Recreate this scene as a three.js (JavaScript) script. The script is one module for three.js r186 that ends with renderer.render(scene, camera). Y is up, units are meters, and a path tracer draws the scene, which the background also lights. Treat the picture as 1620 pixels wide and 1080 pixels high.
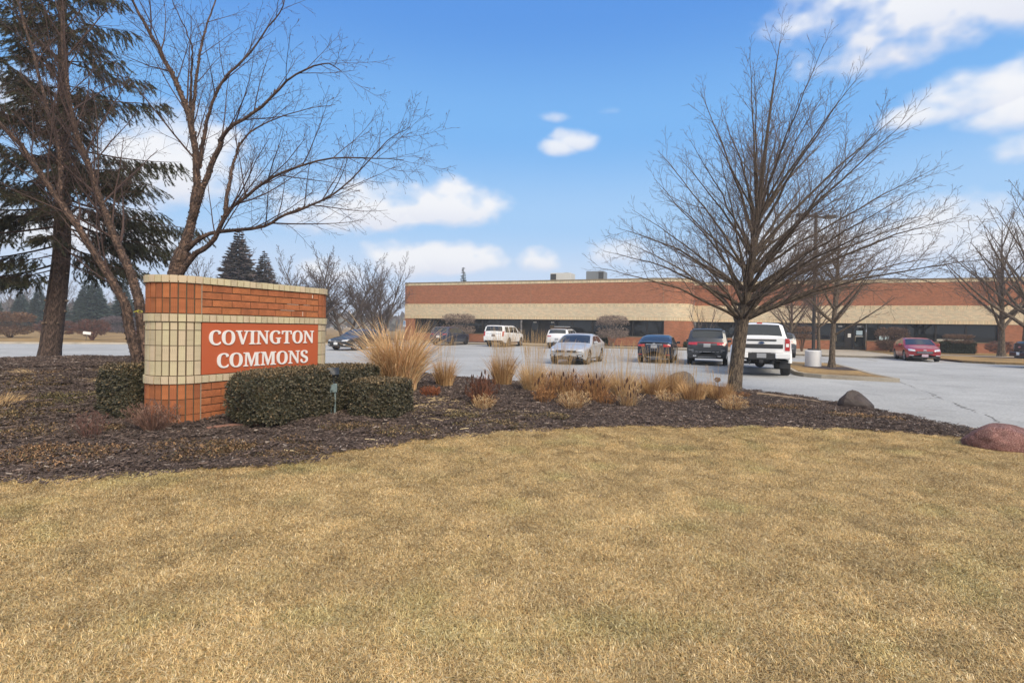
import * as THREE from 'three';
import { mergeGeometries, toCreasedNormals } from 'three/addons/utils/BufferGeometryUtils.js';
import { RoundedBoxGeometry } from 'three/addons/geometries/RoundedBoxGeometry.js';
import { TextGeometry } from 'three/addons/geometries/TextGeometry.js';
import { FontLoader } from 'three/addons/loaders/FontLoader.js';

// ---------- camera, sky, sun, exposure ----------
const scene = new THREE.Scene();
const EXPOSURE = 1.62;
const renderer = new THREE.WebGLRenderer({ antialias: true });
renderer.setSize(1024, 682);
renderer.toneMapping = THREE.LinearToneMapping;
renderer.toneMappingExposure = EXPOSURE;
renderer.shadowMap.enabled = true;
const R = Math.PI / 180;
const camera = new THREE.PerspectiveCamera(2 * Math.atan(540 / 850) / R, 1620 / 1080, 0.1, 1500);
camera.position.set(0, 1.65, 0);
camera.rotation.set(-0.5 * R, 0, 0.9 * R, 'YXZ');
camera.setViewOffset(1620, 1080, 0, 13.1, 1620, 1080);
scene.add(camera);

const sun = new THREE.DirectionalLight(new THREE.Color(1, 0.88, 0.7), 2.45);
sun.position.set(22, 40, 26);
sun.target.position.set(0, 0, -15);
sun.castShadow = true;
sun.shadow.radius = 62;
sun.shadow.mapSize.set(4096, 4096);
Object.assign(sun.shadow.camera, { left: -70, right: 70, top: 70, bottom: -70, near: 1, far: 220 });
scene.add(sun, sun.target);

// ---------- random numbers and noise ----------
const rng = seed => () => { seed |= 0; seed = seed + 0x6D2B79F5 | 0; let t = Math.imul(seed ^ seed >>> 15, 1 | seed); t = t + Math.imul(t ^ t >>> 7, 61 | t) ^ t; return ((t ^ t >>> 14) >>> 0) / 4294967296; };
const hash = (x, y, z = 0) => { let h = Math.imul(x, 374761393) + Math.imul(y, 668265263) + Math.imul(z, 2147483647) | 0; h = Math.imul(h ^ h >>> 13, 1274126177); return ((h ^ h >>> 16) >>> 0) / 4294967296; };
const fade = t => t * t * (3 - 2 * t), mix = (a, b, t) => a + (b - a) * t, clamp = (x, a = 0, b = 1) => Math.min(b, Math.max(a, x));
const smooth = (a, b, x) => fade(clamp((x - a) / (b - a)));
function noise3(x, y, z) {
  const i = Math.floor(x), j = Math.floor(y), k = Math.floor(z), u = fade(x - i), v = fade(y - j), w = fade(z - k);
  const L = kk => mix(mix(hash(i, j, kk), hash(i + 1, j, kk), u), mix(hash(i, j + 1, kk), hash(i + 1, j + 1, kk), u), v);
  return mix(L(k), L(k + 1), w);
}
function fbm3(x, y, z, o = 5) { let a = 0.5, s = 0, n = 0; for (let q = 0; q < o; q++) { s += a * noise3(x, y, z); n += a; a *= 0.5; x = x * 2.03 + 17.1; y = y * 2.03 + 3.7; z = z * 2.03 + 9.2; } return s / n; }
function tnoise(x, y, p, seed = 0) { // tiles after p cells
  const i = Math.floor(x), j = Math.floor(y), u = fade(x - i), v = fade(y - j), m = a => ((a % p) + p) % p;
  const h = (a, b) => hash(m(a), m(b), seed);
  return mix(mix(h(i, j), h(i + 1, j), u), mix(h(i, j + 1), h(i + 1, j + 1), u), v);
}
function tfbm(u, v, p, o = 4, seed = 0) { let a = 0.5, s = 0, n = 0; for (let q = 0; q < o; q++) { s += a * tnoise(u * p, v * p, p, seed + q); n += a; a *= 0.55; p *= 2; } return s / n; }
const noise2 = (x, z) => noise3(x, 0.5, z), fbm2 = (x, z, o = 4) => fbm3(x, 0.37, z, o);
const lin = c => (c /= 255) <= 0.04045 ? c / 12.92 : ((c + 0.055) / 1.055) ** 2.4;

// ---------- sky: air and clouds ----------
{
  const W = 3072, Hh = 1536, data = new Float32Array(W * Hh * 4);
  const stops = [[0, 212, 226, 247], [5.5, 200, 222, 249], [11, 168, 208, 249], [20, 126, 184, 244], [31, 96, 155, 231], [50, 80, 138, 220], [90, 66, 120, 206]].map(([e, ...c]) => [e, ...c.map(lin)]);
  const air = e => { let i = 0; while (i < stops.length - 2 && e > stops[i + 1][0]) i++; const t = fade(clamp((e - stops[i][0]) / (stops[i + 1][0] - stops[i][0]))); return [1, 2, 3].map(k => mix(stops[i][k], stops[i + 1][k], t)); };
  // cloud banks: [azimuth from straight ahead, elevation, half width, half height, strength] in degrees
  const banks = [
    [31, 27.2, 7, 3.8, 1.4], [37, 26.6, 9, 5.2, 1.7], [42, 26.4, 8, 4.8, 1.5], [41.8, 18.6, 5, 2.1, 1.05], [45, 17, 5, 2.4, 1.05], [37.4, 17.9, 3.2, 1.1, 0.95], [44.6, 14.2, 3, 1.7, 0.95],
    [4.6, 18.5, 2.2, 1.0, 0.9], [6.2, 19.0, 2.2, 1.1, 0.9], [5.0, 19.6, 1.4, 0.8, 0.75], [4.2, 21.4, 1.8, 0.6, 0.6], [9.7, 21.8, 1.3, 0.5, 0.45],
    [-8.5, 12.4, 6.5, 2.5, 1.3], [-14, 12, 7, 2.8, 1.25], [-20, 11, 6, 2.6, 1.0], [-31.5, 13.6, 6, 4.6, 1.0], [-42.5, 16.6, 5, 2.8, 1.0], [-40, 7, 9, 2.6, 0.9],
    [-7, 7.1, 4.6, 1.9, 1.35], [-11.5, 6.8, 4.6, 2.1, 1.3], [-18.6, 5.3, 3.6, 1.6, 1.1], [3.4, 7.2, 2.2, 1.6, 1.15], [10, 8, 3.2, 1.8, 0.8], [29, 8, 7, 3.2, 0.9], [36, 8.4, 8, 3.6, 0.95], [43, 7, 6, 2.6, 0.9],
  ].map(([a, e, w, h, s]) => ({ a: a * R, e: e * R, w: w * R, h: h * R, s }));
  const top = [246, 248, 253].map(lin), low = [222, 227, 243].map(lin);
  for (let j = 0; j < Hh; j++) {
    const el = ((j + 0.5) / Hh - 0.5) * Math.PI, e = el / R, ce = Math.cos(el), se = Math.sin(el), base = air(Math.max(0, e));
    for (let i = 0; i < W; i++) {
      const o = (j * W + i) * 4, phi = ((i + 0.5) / W - 0.5) * 2 * Math.PI, x = Math.cos(phi) * ce, z = Math.sin(phi) * ce;
      let c = base;
      if (e > -1) {
        const az = Math.atan2(x, -z), inView = smooth(62, 46, Math.abs(az) / R) * smooth(46, 33, e);
        const s = 1 / (Math.max(se, 0) + 0.16), n1 = fbm3(x * s * 2.3 + 4.7, se * 2, z * s * 2.3 + 1.3, 5);
        let d = smooth(0.38, 0.58, n1) * (1 - inView) * 0.95, under = 0;
        const wob = fbm3(x * 9, se * 16, z * 9, 5) - 0.5, wob2 = fbm3(x * 26 + 5, se * 40, z * 26, 4) - 0.5;
        for (const b of banks) {
          let da = (az - b.a) / b.w, de = (el - b.e) / b.h;
          if (Math.abs(da) > 2 || Math.abs(de) > 2) continue;
          if (de < 0) de *= 1.35;
          const q = 1 - da * da - de * de + wob * 3.4 + wob2 * (1.1 + 2.4 / (1 + 0.5 * b.w / R));
          const k = smooth(-0.45, 1.35, q) * b.s;
          if (k > d) { d = k; under = smooth(0.3, -0.9, (el - b.e) / b.h); }
        }
        d = clamp(d);
        const haze = smooth(9, 0, e) * 0.25;
        c = base.map((q, k) => mix(mix(q, low[k], haze), mix(top[k], low[k], clamp(under * 0.75 + 0.25 * (1 - d))), d));
      }
      for (let k = 0; k < 3; k++) data[o + k] = c[k] / EXPOSURE;
      data[o + 3] = 1;
    }
  }
  const t = new THREE.DataTexture(data, W, Hh, THREE.RGBAFormat, THREE.FloatType);
  t.mapping = THREE.EquirectangularReflectionMapping; t.magFilter = t.minFilter = THREE.LinearFilter; t.wrapS = THREE.RepeatWrapping; t.needsUpdate = true;
  scene.background = t; scene.environment = t;
}

// ---------- helpers ----------
const taken = new Map();
const numbered = n => { const k = taken.get(n) || 0; taken.set(n, k + 1); return k ? `${n}_${String(k).padStart(3, '0')}` : n; };
const shade = o => { o.traverse(m => { if (m.isMesh) { m.castShadow = m.receiveShadow = true; } }); return o; };
function tag(o, label, category, group) { o.userData.label = label; o.userData.category = category; if (group) o.userData.group = group; return o; }
function thing(name, label, category, [x, y, z] = [0, 0, 0], turn = 0, group) { const o = new THREE.Group(); o.name = numbered(name); o.position.set(x, y, z); o.rotation.y = turn; scene.add(o); return tag(o, label, category, group); }
function part(name, geo, m, parent, kind) { const o = new THREE.Mesh(geo, m); o.name = name; o.castShadow = o.receiveShadow = true; parent.add(o); if (kind) o.userData.kind = kind; return o; }
function struct(name, geo, m) { const o = part(numbered(name), geo, m, scene, 'structure'); return o; }
const merge = list => mergeGeometries(list.map(g => { const n = g.index ? g.toNonIndexed() : g; for (const k of Object.keys(n.attributes)) if (!['position', 'normal', 'uv'].includes(k)) n.deleteAttribute(k); return n; }));
const V = (x, y, z) => new THREE.Vector3(x, y, z);
const rgb = (r, g, b) => new THREE.Color().setRGB(lin(r), lin(g), lin(b));           // colours picked as sRGB
const alb = (r, g, b) => new THREE.Color().setRGB(r, g, b);                          // real-world base colours, linear
function box(w, h, d, x = 0, y = 0, z = 0) { // uv in metres
  const g = new THREE.BoxGeometry(w, h, d), uv = g.attributes.uv, dim = [[d, h], [d, h], [w, d], [w, d], [w, h], [w, h]];
  for (let i = 0; i < uv.count; i++) { const q = dim[i >> 2]; uv.setXY(i, uv.getX(i) * q[0] + x, uv.getY(i) * q[1] + y - h / 2); }
  return g.translate(x, y, z);
}
function texture(size, fn, srgb = true, h = size) { // fn(u, v) -> [r, g, b] 0..255 or a number 0..1
  const d = new Uint8Array(size * h * 4);
  for (let j = 0; j < h; j++) for (let i = 0; i < size; i++) {
    const c = fn(i / size, j / h, i, j), o = (j * size + i) * 4;
    if (typeof c === 'number') d[o] = d[o + 1] = d[o + 2] = clamp(c) * 255; else { d[o] = clamp(c[0], 0, 255); d[o + 1] = clamp(c[1], 0, 255); d[o + 2] = clamp(c[2], 0, 255); }
    d[o + 3] = 255;
  }
  const t = new THREE.DataTexture(d, size, h); t.wrapS = t.wrapT = THREE.RepeatWrapping; t.magFilter = THREE.LinearFilter; t.minFilter = THREE.LinearMipmapLinearFilter; t.generateMipmaps = true;
  if (srgb) t.colorSpace = THREE.SRGBColorSpace; t.needsUpdate = true; return t;
}
const rep = (t, x, y = x) => { const c = t.clone(); c.repeat.set(x, y); c.needsUpdate = true; return c; };
const std = (color, roughness = 0.9, o = {}) => new THREE.MeshStandardMaterial({ color, roughness, ...o });
const tint = (c, k) => c.map(v => v * k);

// a bag of triangles with optional colour, for twigs, blades and leaves
class Bag {
  constructor(color = true) { this.p = []; this.c = color ? [] : null; this.n = []; this.uv = []; }
  tri(a, b, c, col) { for (const q of [a, b, c]) this.p.push(q[0], q[1], q[2]); if (this.c) for (let i = 0; i < 3; i++) this.c.push(col[0], col[1], col[2]); }
  // tapered tube through points with radii
  tube(pts, rad, sides, col) {
    const n = pts.length; let prev = null;
    const ring = [];
    for (let i = 0; i < n; i++) {
      const a = pts[Math.max(0, i - 1)], b = pts[Math.min(n - 1, i + 1)];
      let dx = b[0] - a[0], dy = b[1] - a[1], dz = b[2] - a[2]; const l = Math.hypot(dx, dy, dz) || 1; dx /= l; dy /= l; dz /= l;
      let ux, uy, uz;
      if (!prev) { if (Math.abs(dy) < 0.9) { ux = dz; uy = 0; uz = -dx; } else { ux = 1; uy = 0; uz = 0; } } else[ux, uy, uz] = prev;
      const q = ux * dx + uy * dy + uz * dz; ux -= q * dx; uy -= q * dy; uz -= q * dz; const m = Math.hypot(ux, uy, uz) || 1; ux /= m; uy /= m; uz /= m; prev = [ux, uy, uz];
      const vx = dy * uz - dz * uy, vy = dz * ux - dx * uz, vz = dx * uy - dy * ux;
      const row = [];
      for (let s = 0; s <= sides; s++) { const t = s / sides * 2 * Math.PI, c = Math.cos(t), w = Math.sin(t), nx = ux * c + vx * w, ny = uy * c + vy * w, nz = uz * c + vz * w; row.push([pts[i][0] + nx * rad[i], pts[i][1] + ny * rad[i], pts[i][2] + nz * rad[i], nx, ny, nz, s / sides]); }
      ring.push(row);
    }
    let vl = 0;
    for (let i = 0; i < n - 1; i++) {
      const l = Math.hypot(pts[i + 1][0] - pts[i][0], pts[i + 1][1] - pts[i][1], pts[i + 1][2] - pts[i][2]), per = Math.max(0.02, 2 * Math.PI * rad[0]);
      for (let s = 0; s < sides; s++) for (const [ii, ss] of [[0, 0], [0, 1], [1, 1], [0, 0], [1, 1], [1, 0]]) {
        const r = ring[i + ii][s + ss]; this.p.push(r[0], r[1], r[2]); this.n.push(r[3], r[4], r[5]); this.uv.push(r[6] * per, vl + ii * l); if (this.c) this.c.push(col[0], col[1], col[2]);
      }
      vl += l;
    }
  }
  geo() {
    const g = new THREE.BufferGeometry(); g.setAttribute('position', new THREE.Float32BufferAttribute(this.p, 3));
    if (this.n.length === this.p.length) g.setAttribute('normal', new THREE.Float32BufferAttribute(this.n, 3)); else g.computeVertexNormals();
    if (this.c) g.setAttribute('color', new THREE.Float32BufferAttribute(this.c, 3));
    if (this.uv.length * 3 === this.p.length * 2) g.setAttribute('uv', new THREE.Float32BufferAttribute(this.uv, 2));
    return g;
  }
}
function instances(name, geo, m, list, parent, kind = 'stuff') { // list of {p,[rx,ry,rz] or q, s, c}
  const o = new THREE.InstancedMesh(geo, m, list.length), M = new THREE.Matrix4(), q = new THREE.Quaternion(), e = new THREE.Euler(), s = V(1, 1, 1), p = V(0, 0, 0), any = list.some(i => i.c);
  list.forEach((it, i) => {
    p.set(...it.p); if (it.q) q.copy(it.q); else { e.set(...(it.r || [0, 0, 0]), 'YXZ'); q.setFromEuler(e); }
    if (Array.isArray(it.s)) s.set(...it.s); else s.setScalar(it.s ?? 1);
    o.setMatrixAt(i, M.compose(p, q, s)); if (any) o.setColorAt(i, new THREE.Color(...it.c));
  });
  o.name = name; o.castShadow = o.receiveShadow = true; o.userData.kind = kind; parent.add(o); return o;
}
const cr = (p, t) => { // Catmull-Rom through points at t 0..1
  const n = p.length - 1, f = clamp(t, 0, 0.99999) * n, i = Math.floor(f), u = f - i, a = p[Math.max(0, i - 1)], b = p[i], c = p[i + 1], d = p[Math.min(n, i + 2)];
  return b.map((_, k) => 0.5 * (2 * b[k] + (c[k] - a[k]) * u + (2 * a[k] - 5 * b[k] + 4 * c[k] - d[k]) * u * u + (3 * b[k] - a[k] - 3 * c[k] + d[k]) * u * u * u));
};
const table = (pts, x) => { let i = 0; while (i < pts.length - 2 && x > pts[i + 1][0]) i++; return mix(pts[i][1], pts[i + 1][1], clamp((x - pts[i][0]) / (pts[i + 1][0] - pts[i][0]))); };
// ---------- land form ----------
const bedFront = [[-40, -5.6], [-14, -5.3], [-9, -5.05], [-4.74, -4.98], [-3.96, -5.11], [-3.16, -5.29], [-2.56, -5.61], [-2.08, -6.13], [-1.33, -6.76], [-0.73, -7.11], [0.2, -7.57], [1.14, -7.93], [2.43, -8.18], [4.32, -8.31], [5.8, -8.33], [6.72, -7.95], [7.2, -7.5], [9, -6.4]];
const landRight = [[-22, 3.5], [-15.2, 5.4], [-14.07, 6.36], [-12.37, 7.16], [-10.83, 7.45], [-8.65, 7.6], [-6, 7.85], [10, 8.3]];
const landBack = [[-40, -23], [-14, -21], [-8, -18], [-4, -15.4], [-1.2, -14.4], [3.3, -15], [5.4, -15.3], [9, -15.3]];
const frontAt = x => table(bedFront, x), wobble = (x, z) => (noise2(x * 3.1, z * 3.1) - 0.5) * 0.09 + (noise2(x * 14, z * 14) - 0.5) * 0.04;
const inBed = (x, z) => frontAt(x) - z + wobble(x, z);                     // > 0 on the mulch, < 0 on the lawn
const inLand = (x, z) => Math.min(table(landRight, z) - x, z - table(landBack, x)); // > 0 on planted land, < 0 on the asphalt
function landForm(x, z) {
  const berm = 0.68 * Math.exp(-0.5 * (((x + 8.5) / 5) ** 2 + ((z + 11.5) / 3.2) ** 2));
  return 0.13 + berm + 0.06 * Math.exp(-0.5 * (((z + 10.5) / 2.2) ** 2)) * smooth(8, 5, x) + (fbm2(x * 0.5, z * 0.5, 3) - 0.5) * 0.07;
}
function land(x, z) { return mix(-0.12, landForm(x, z), smooth(-0.05, 0.45, inLand(x, z) + wobble(x, z) * 0.5)); }
const soil = (x, z) => land(x, z) + (inBed(x, z) > 0 ? 0 : 0.012);

function sheet(x0, x1, z0, z1, step, h) {
  const nx = Math.round((x1 - x0) / step), nz = Math.round((z1 - z0) / step), g = new THREE.PlaneGeometry(x1 - x0, z1 - z0, nx, nz).rotateX(-Math.PI / 2).translate((x0 + x1) / 2, 0, (z0 + z1) / 2), p = g.attributes.position, uv = g.attributes.uv;
  for (let i = 0; i < p.count; i++) { const x = p.getX(i), z = p.getZ(i); p.setY(i, h(x, z)); uv.setXY(i, x, z); }
  g.computeVertexNormals(); return g;
}
// straw-coloured thatch, mulch, asphalt, concrete
const thatchMap = texture(512, (u, v) => { const a = tfbm(u, v, 8, 5, 1), b = tnoise(u * 150, v * 150, 150, 7), k = 0.62 + 0.45 * a + 0.22 * (b - 0.5); return [128 * k, 100 * k, 62 * k]; });
const dryGrassMap = texture(512, (u, v) => { const a = tfbm(u, v, 8, 5, 1), b = tnoise(u * 150, v * 150, 150, 7), k = 0.62 + 0.45 * a + 0.22 * (b - 0.5); return [168 * k, 136 * k, 86 * k]; });
const thatchBump = texture(512, (u, v) => 0.5 * tfbm(u, v, 40, 3, 11) + 0.5 * tnoise(u * 160, v * 160, 160, 3), false);
const mulchMap = texture(512, (u, v) => { const a = tfbm(u, v, 10, 5, 21), b = tnoise(u * 90, v * 170, 10, 27), k = 0.45 + 0.75 * a + 0.3 * (b - 0.5); return [80 * k, 65 * k, 60 * k]; });
const mulchBump = texture(512, (u, v) => tfbm(u, v, 36, 3, 31), false);
const grainBump = texture(512, (u, v) => 0.6 * tnoise(u * 220, v * 220, 220, 41) + 0.4 * tfbm(u, v, 64, 2, 43), false);
const asphaltMap = texture(1024, (u, v) => {
  const a = tfbm(u, v, 5, 5, 51), b = tnoise(u * 400, v * 400, 400, 57), st = smooth(0.6, 0.75, tfbm(u, v, 9, 4, 59)), k = 0.93 + 0.2 * (a - 0.5) + 0.16 * (b - 0.5) - 0.06 * st;
  return [178 * k, 178 * k, 176 * k];
});
const concreteMap = texture(512, (u, v) => { const a = tfbm(u, v, 6, 5, 61), b = tnoise(u * 200, v * 200, 200, 67), k = 0.86 + 0.25 * (a - 0.5) + 0.1 * (b - 0.5); return [196 * k, 184 * k, 165 * k]; });
const M = {
  lawnSoil: std(0xffffff, 1, { map: rep(thatchMap, 0.55), bumpMap: rep(thatchBump, 0.55), bumpScale: 0.012 }),
  farGrass: std(0xffffff, 1, { map: rep(dryGrassMap, 0.07), bumpMap: rep(thatchBump, 0.2), bumpScale: 0.03 }),
  mulch: std(0xffffff, 1, { map: rep(mulchMap, 0.7), bumpMap: rep(mulchBump, 0.7), bumpScale: 0.02 }),
  asphalt: std(0xffffff, 0.93, { map: rep(asphaltMap, 0.09), bumpMap: rep(grainBump, 0.6), bumpScale: 0.004 }),
  concrete: std(0xffffff, 0.95, { map: rep(concreteMap, 0.3), bumpMap: rep(grainBump, 0.5), bumpScale: 0.004 }),
  crack: std(rgb(120, 118, 114), 1),
  paint: std(rgb(214, 212, 205), 0.9, { map: rep(concreteMap, 0.8) }),
  white: std(alb(0.78, 0.78, 0.77), 0.6),
  black: std(alb(0.02, 0.02, 0.021), 0.6),
};
{
  const g = new THREE.PlaneGeometry(1400, 1400, 40, 40).rotateX(-Math.PI / 2).translate(0, -0.2, -200), uv = g.attributes.uv, p = g.attributes.position;
  for (let i = 0; i < uv.count; i++) uv.setXY(i, p.getX(i), p.getZ(i));
  struct('ground', g, M.farGrass);
}
const shapeOf = pts => { const s = new THREE.Shape(); pts.forEach(([x, z], i) => i ? s.lineTo(x, -z) : s.moveTo(x, -z)); return s; };
function slab(pts, top, thick) { const g = new THREE.ExtrudeGeometry(shapeOf(pts), { depth: thick, bevelEnabled: false }).rotateX(-Math.PI / 2).translate(0, top - thick, 0), p = g.attributes.position, uv = g.attributes.uv; for (let i = 0; i < uv.count; i++) uv.setXY(i, p.getX(i), p.getZ(i)); return g; }
function flat(pts, y) { const g = new THREE.ShapeGeometry(shapeOf(pts)).rotateX(-Math.PI / 2).translate(0, y, 0), p = g.attributes.position, uv = g.attributes.uv; for (let i = 0; i < uv.count; i++) uv.setXY(i, p.getX(i), p.getZ(i)); return g; }
// a kerb that follows points; its outer face is on the left of the walking direction
function kerb(pts, closed = false, w = 0.16, h = 0.13) {
  const n = pts.length, pos = [], uv = [], m = closed ? n : n - 1, off = i => {
    const a = pts[closed ? (i + n - 1) % n : Math.max(0, i - 1)], b = pts[i % n], c = pts[closed ? (i + 1) % n : Math.min(n - 1, i + 1)];
    const d = V(c[0] - a[0], 0, c[1] - a[1]).normalize(); return [b, [b[0] - d.z * w, b[1] + d.x * w]];
  };
  let l = 0;
  for (let i = 0; i < m; i++) {
    const [a, A] = off(i), [b, B] = off((i + 1) % n), len = Math.hypot(b[0] - a[0], b[1] - a[1]);
    const q = [[a, -0.1], [a, h - 0.02], [a, h, 0.02], [A, h], [A, -0.1]], Q = [[b, -0.1], [b, h - 0.02], [b, h, 0.02], [B, h], [B, -0.1]];
    const at = ([c, y, k], o) => { if (!k) return [c[0], y, c[1]]; const t = k / w; return [mix(c[0], o[0], t), y, mix(c[1], o[1], t)]; };
    for (let k = 0; k < 4; k++) { const p1 = at(q[k], A), p2 = at(Q[k], B), p3 = at(Q[k + 1], B), p4 = at(q[k + 1], A); for (const [e, uu, vv] of [[p1, l, k], [p2, l + len, k], [p3, l + len, k + 1], [p1, l, k], [p3, l + len, k + 1], [p4, l, k + 1]]) { pos.push(...e); uv.push(uu, vv * 0.15); } }
    l += len;
  }
  const g = new THREE.BufferGeometry(); g.setAttribute('position', new THREE.Float32BufferAttribute(pos, 3)); g.setAttribute('uv', new THREE.Float32BufferAttribute(uv, 2)); g.computeVertexNormals(); return g;
}
// building axes: U runs along the front, B goes back from it, F is a point on the front plane
const U = [0.932, 0.363], B = [0.363, -0.932], F = [14.6, -51.6];
const onB = (s, back) => [F[0] + U[0] * s + B[0] * back, F[1] + U[1] * s + B[1] * back];
struct('parking_lot', flat([[-170, 6], [110, 6], [110, -64], [-170, -64]], 0), M.asphalt);
struct('lawn', sheet(-26, 9.2, -8.8, 6, 0.12, (x, z) => land(x, z) - 0.15 * smooth(-0.02, 0.1, inBed(x, z)) + (noise2(x * 9, z * 9) - 0.5) * 0.008), M.lawnSoil);
struct('mulch_bed', sheet(-27, 9.2, -23.5, -4.4, 0.1, (x, z) => land(x, z) - 0.14 * smooth(0.1, -0.04, inBed(x, z)) + (noise2(x * 7, z * 7) - 0.5) * 0.03 + (noise2(x * 21, z * 21) - 0.5) * 0.02), M.mulch);
// grass beyond the drive, the walk along the building, the planted strips
const vergeEdge = [[-170, -37.6], [-60, -37.6], [-36, -38.2], [-27, -41.5], [-16.6, -46.2], [-15, -47.6], [-14.4, -50], [-14.8, -57.9]];
struct('verge_grass', slab([...vergeEdge, [-14.8, -180], [-170, -180]], 0.11, 0.25), M.farGrass);
struct('verge_kerb', kerb([...vergeEdge].reverse().map(([x, z]) => [x + 0.02, z + 0.02])), M.concrete);
const walkFront = [onB(-31, -4.9), onB(4.4, -4.9), onB(6.2, -5.4), onB(7.6, -7.6), onB(9, -9.6), onB(17.2, -9.9)];
const penin = [onB(17.2, -9.9), [28.6, -36.2], [27.9, -34.6], [27.4, -32.6], [28.2, -31.3], [30.2, -30.6], [60, -19.5]];
struct('sidewalk', slab([...walkFront, onB(17.2, 6), onB(-31, 6)], 0.13, 0.25), M.concrete);
struct('front_kerb', kerb([...walkFront, ...penin.slice(1)].reverse()), M.concrete);
struct('planter_soil', slab([onB(-31, -2.6), onB(-14.9, -2.6), onB(-14.9, 0.2), onB(-31, 0.2)], 0.15, 0.2), M.mulch);
struct('planter_soil', slab([onB(-10.6, -2.6), onB(0.6, -2.6), onB(3.6, -0.2), onB(5, 5.2), onB(-10.6, 0.2)], 0.152, 0.2), M.mulch);
struct('front_lawn', slab([...penin, [60, -60], onB(17.3, 6)], 0.14, 0.2), M.farGrass);
struct('front_walk', slab([[31.2, -40.6], [60, -29.6], [60, -31.4], [30.8, -42.4]], 0.148, 0.05), M.concrete);
struct('shrub_mulch', flat(Array.from({ length: 18 }, (_, i) => [37.4 + 4.6 * Math.cos(i / 18 * 6.283), -36.6 + 1.5 * Math.sin(i / 18 * 6.283) + 1.6 * Math.cos(i / 18 * 6.283)]), 0.146), M.mulch);
// island with the lamp and a tree
const island = []; {
  const c = [12.0, -19.55], o = (s, b) => [c[0] + U[0] * s + B[0] * b, c[1] + U[1] * s + B[1] * b];
  island.push(o(1.55, -0.35), o(1.3, 1.6), o(1.25, 8.6), o(0.9, 9.2), o(-0.8, 9.2), o(-1.15, 8.6), o(-1.2, 1.1), o(-1.0, 0.45), o(-0.55, 0.08), o(0.2, -0.12));
}
struct('island_soil', slab(island.map(([x, z]) => [mix(13.6, x, 0.97), mix(-23.8, z, 0.985)]), 0.12, 0.15), M.farGrass);
struct('island_kerb', kerb(island, true, 0.17, 0.14), M.concrete);
struct('island_mulch', flat(Array.from({ length: 14 }, (_, i) => [14.25 + (0.95 + 0.2 * Math.sin(i * 2.3)) * Math.cos(i / 14 * 6.283), -23.9 - 1.5 * Math.sin(i / 14 * 6.283)]), 0.126), M.mulch);
// bay lines and cracks in the asphalt
function strip(pts, w, y, m, name) {
  const b = new Bag(false);
  for (let i = 0; i < pts.length - 1; i++) { const [a, c] = [pts[i], pts[i + 1]], d = V(c[0] - a[0], 0, c[1] - a[1]).normalize(), ww = Array.isArray(w) ? w[i] : w, wn = Array.isArray(w) ? w[i + 1] : w, A = [a[0] - d.z * ww, y, a[1] + d.x * ww], A2 = [a[0] + d.z * ww, y, a[1] - d.x * ww], C = [c[0] - d.z * wn, y, c[1] + d.x * wn], C2 = [c[0] + d.z * wn, y, c[1] - d.x * wn]; b.tri(A, C, C2); b.tri(A, C2, A2); }
  const g = b.geo(), p = g.attributes.position, uv = new Float32Array(p.count * 2); for (let i = 0; i < p.count; i++) { uv[2 * i] = p.getX(i); uv[2 * i + 1] = p.getZ(i); } g.setAttribute('uv', new THREE.BufferAttribute(uv, 2));
  struct(name, g, m);
}
for (let k = 0; k < 13; k++) { const s = -26.4 + k * 2.75; strip([onB(s, -5.2), onB(s, -9.7)], 0.05, 0.004, M.paint, 'bay_marking'); }
for (let k = 0; k < 3; k++) strip([onB(11.3 + k * 2.75, -10.1), onB(11.3 + k * 2.75, -14.6)], 0.05, 0.004, M.paint, 'bay_marking');
{
  const r = rng(5), jag = (a, b, n, w, am) => { const pts = [], ws = []; for (let i = 0; i <= n; i++) { const t = i / n, e = Math.sin(Math.PI * t); pts.push([mix(a[0], b[0], t) + (r() - 0.5) * am, mix(a[1], b[1], t) + (r() - 0.5) * am]); ws.push(w * (0.25 + 0.75 * e) * (0.5 + r())); } strip(pts, ws, 0.005, M.crack, 'asphalt_crack'); };
  jag([13.7, -19.0], [12.4, -16.4], 16, 0.012, 0.12); jag([12.2, -15.9], [11.1, -13.7], 18, 0.015, 0.14); jag([10.95, -13.3], [10.0, -11.5], 20, 0.016, 0.16); jag([10.05, -11.3], [9.3, -10.2], 14, 0.02, 0.14); jag([11.2, -14.1], [10.2, -13.6], 10, 0.012, 0.09);
  jag([12.6, -16.6], [11.5, -17.3], 10, 0.008, 0.08); jag([10.0, -11.6], [9.0, -11.9], 8, 0.01, 0.08); jag([-30, -33], [12, -31.5], 90, 0.014, 0.16); jag([-4, -21], [9, -20.2], 50, 0.012, 0.12); jag([-3, -27.5], [4, -30], 30, 0.012, 0.12);
}
// ---------- the office building ----------
function brickMaps(cols, rows, bw, bh, body, joint, varr, seed, soldier) {
  const W = 1024, Hh = 1024, col = [], r = rng(seed);
  for (let i = 0; i < rows * cols; i++) { const k = 1 + (r() - 0.5) * varr, h = (r() - 0.5) * 10; col.push([body[0] * k + h, body[1] * k, body[2] * k - h * 0.4]); }
  const hit = (u, v) => { const y = v * rows, j = Math.floor(y) % rows, x = u * cols + (j % 2 && !soldier ? 0.5 : 0), i = Math.floor(x) % cols, fx = x - Math.floor(x), fy = y - Math.floor(y); const jx = 0.010 / bw, jy = 0.011 / bh; return [i, j, fx < jx || fy < jy]; };
  const map = texture(W, (u, v) => { const [i, j, m] = hit(u, v), n = 0.9 + 0.2 * tnoise(u * 300, v * 300, 300, seed); return tint(m ? joint : col[j * cols + i], n); }, true, Hh);
  const w = cols * bw, h = rows * bh;
  return { map: rep(map, 1 / w, 1 / h) };
}
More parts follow.
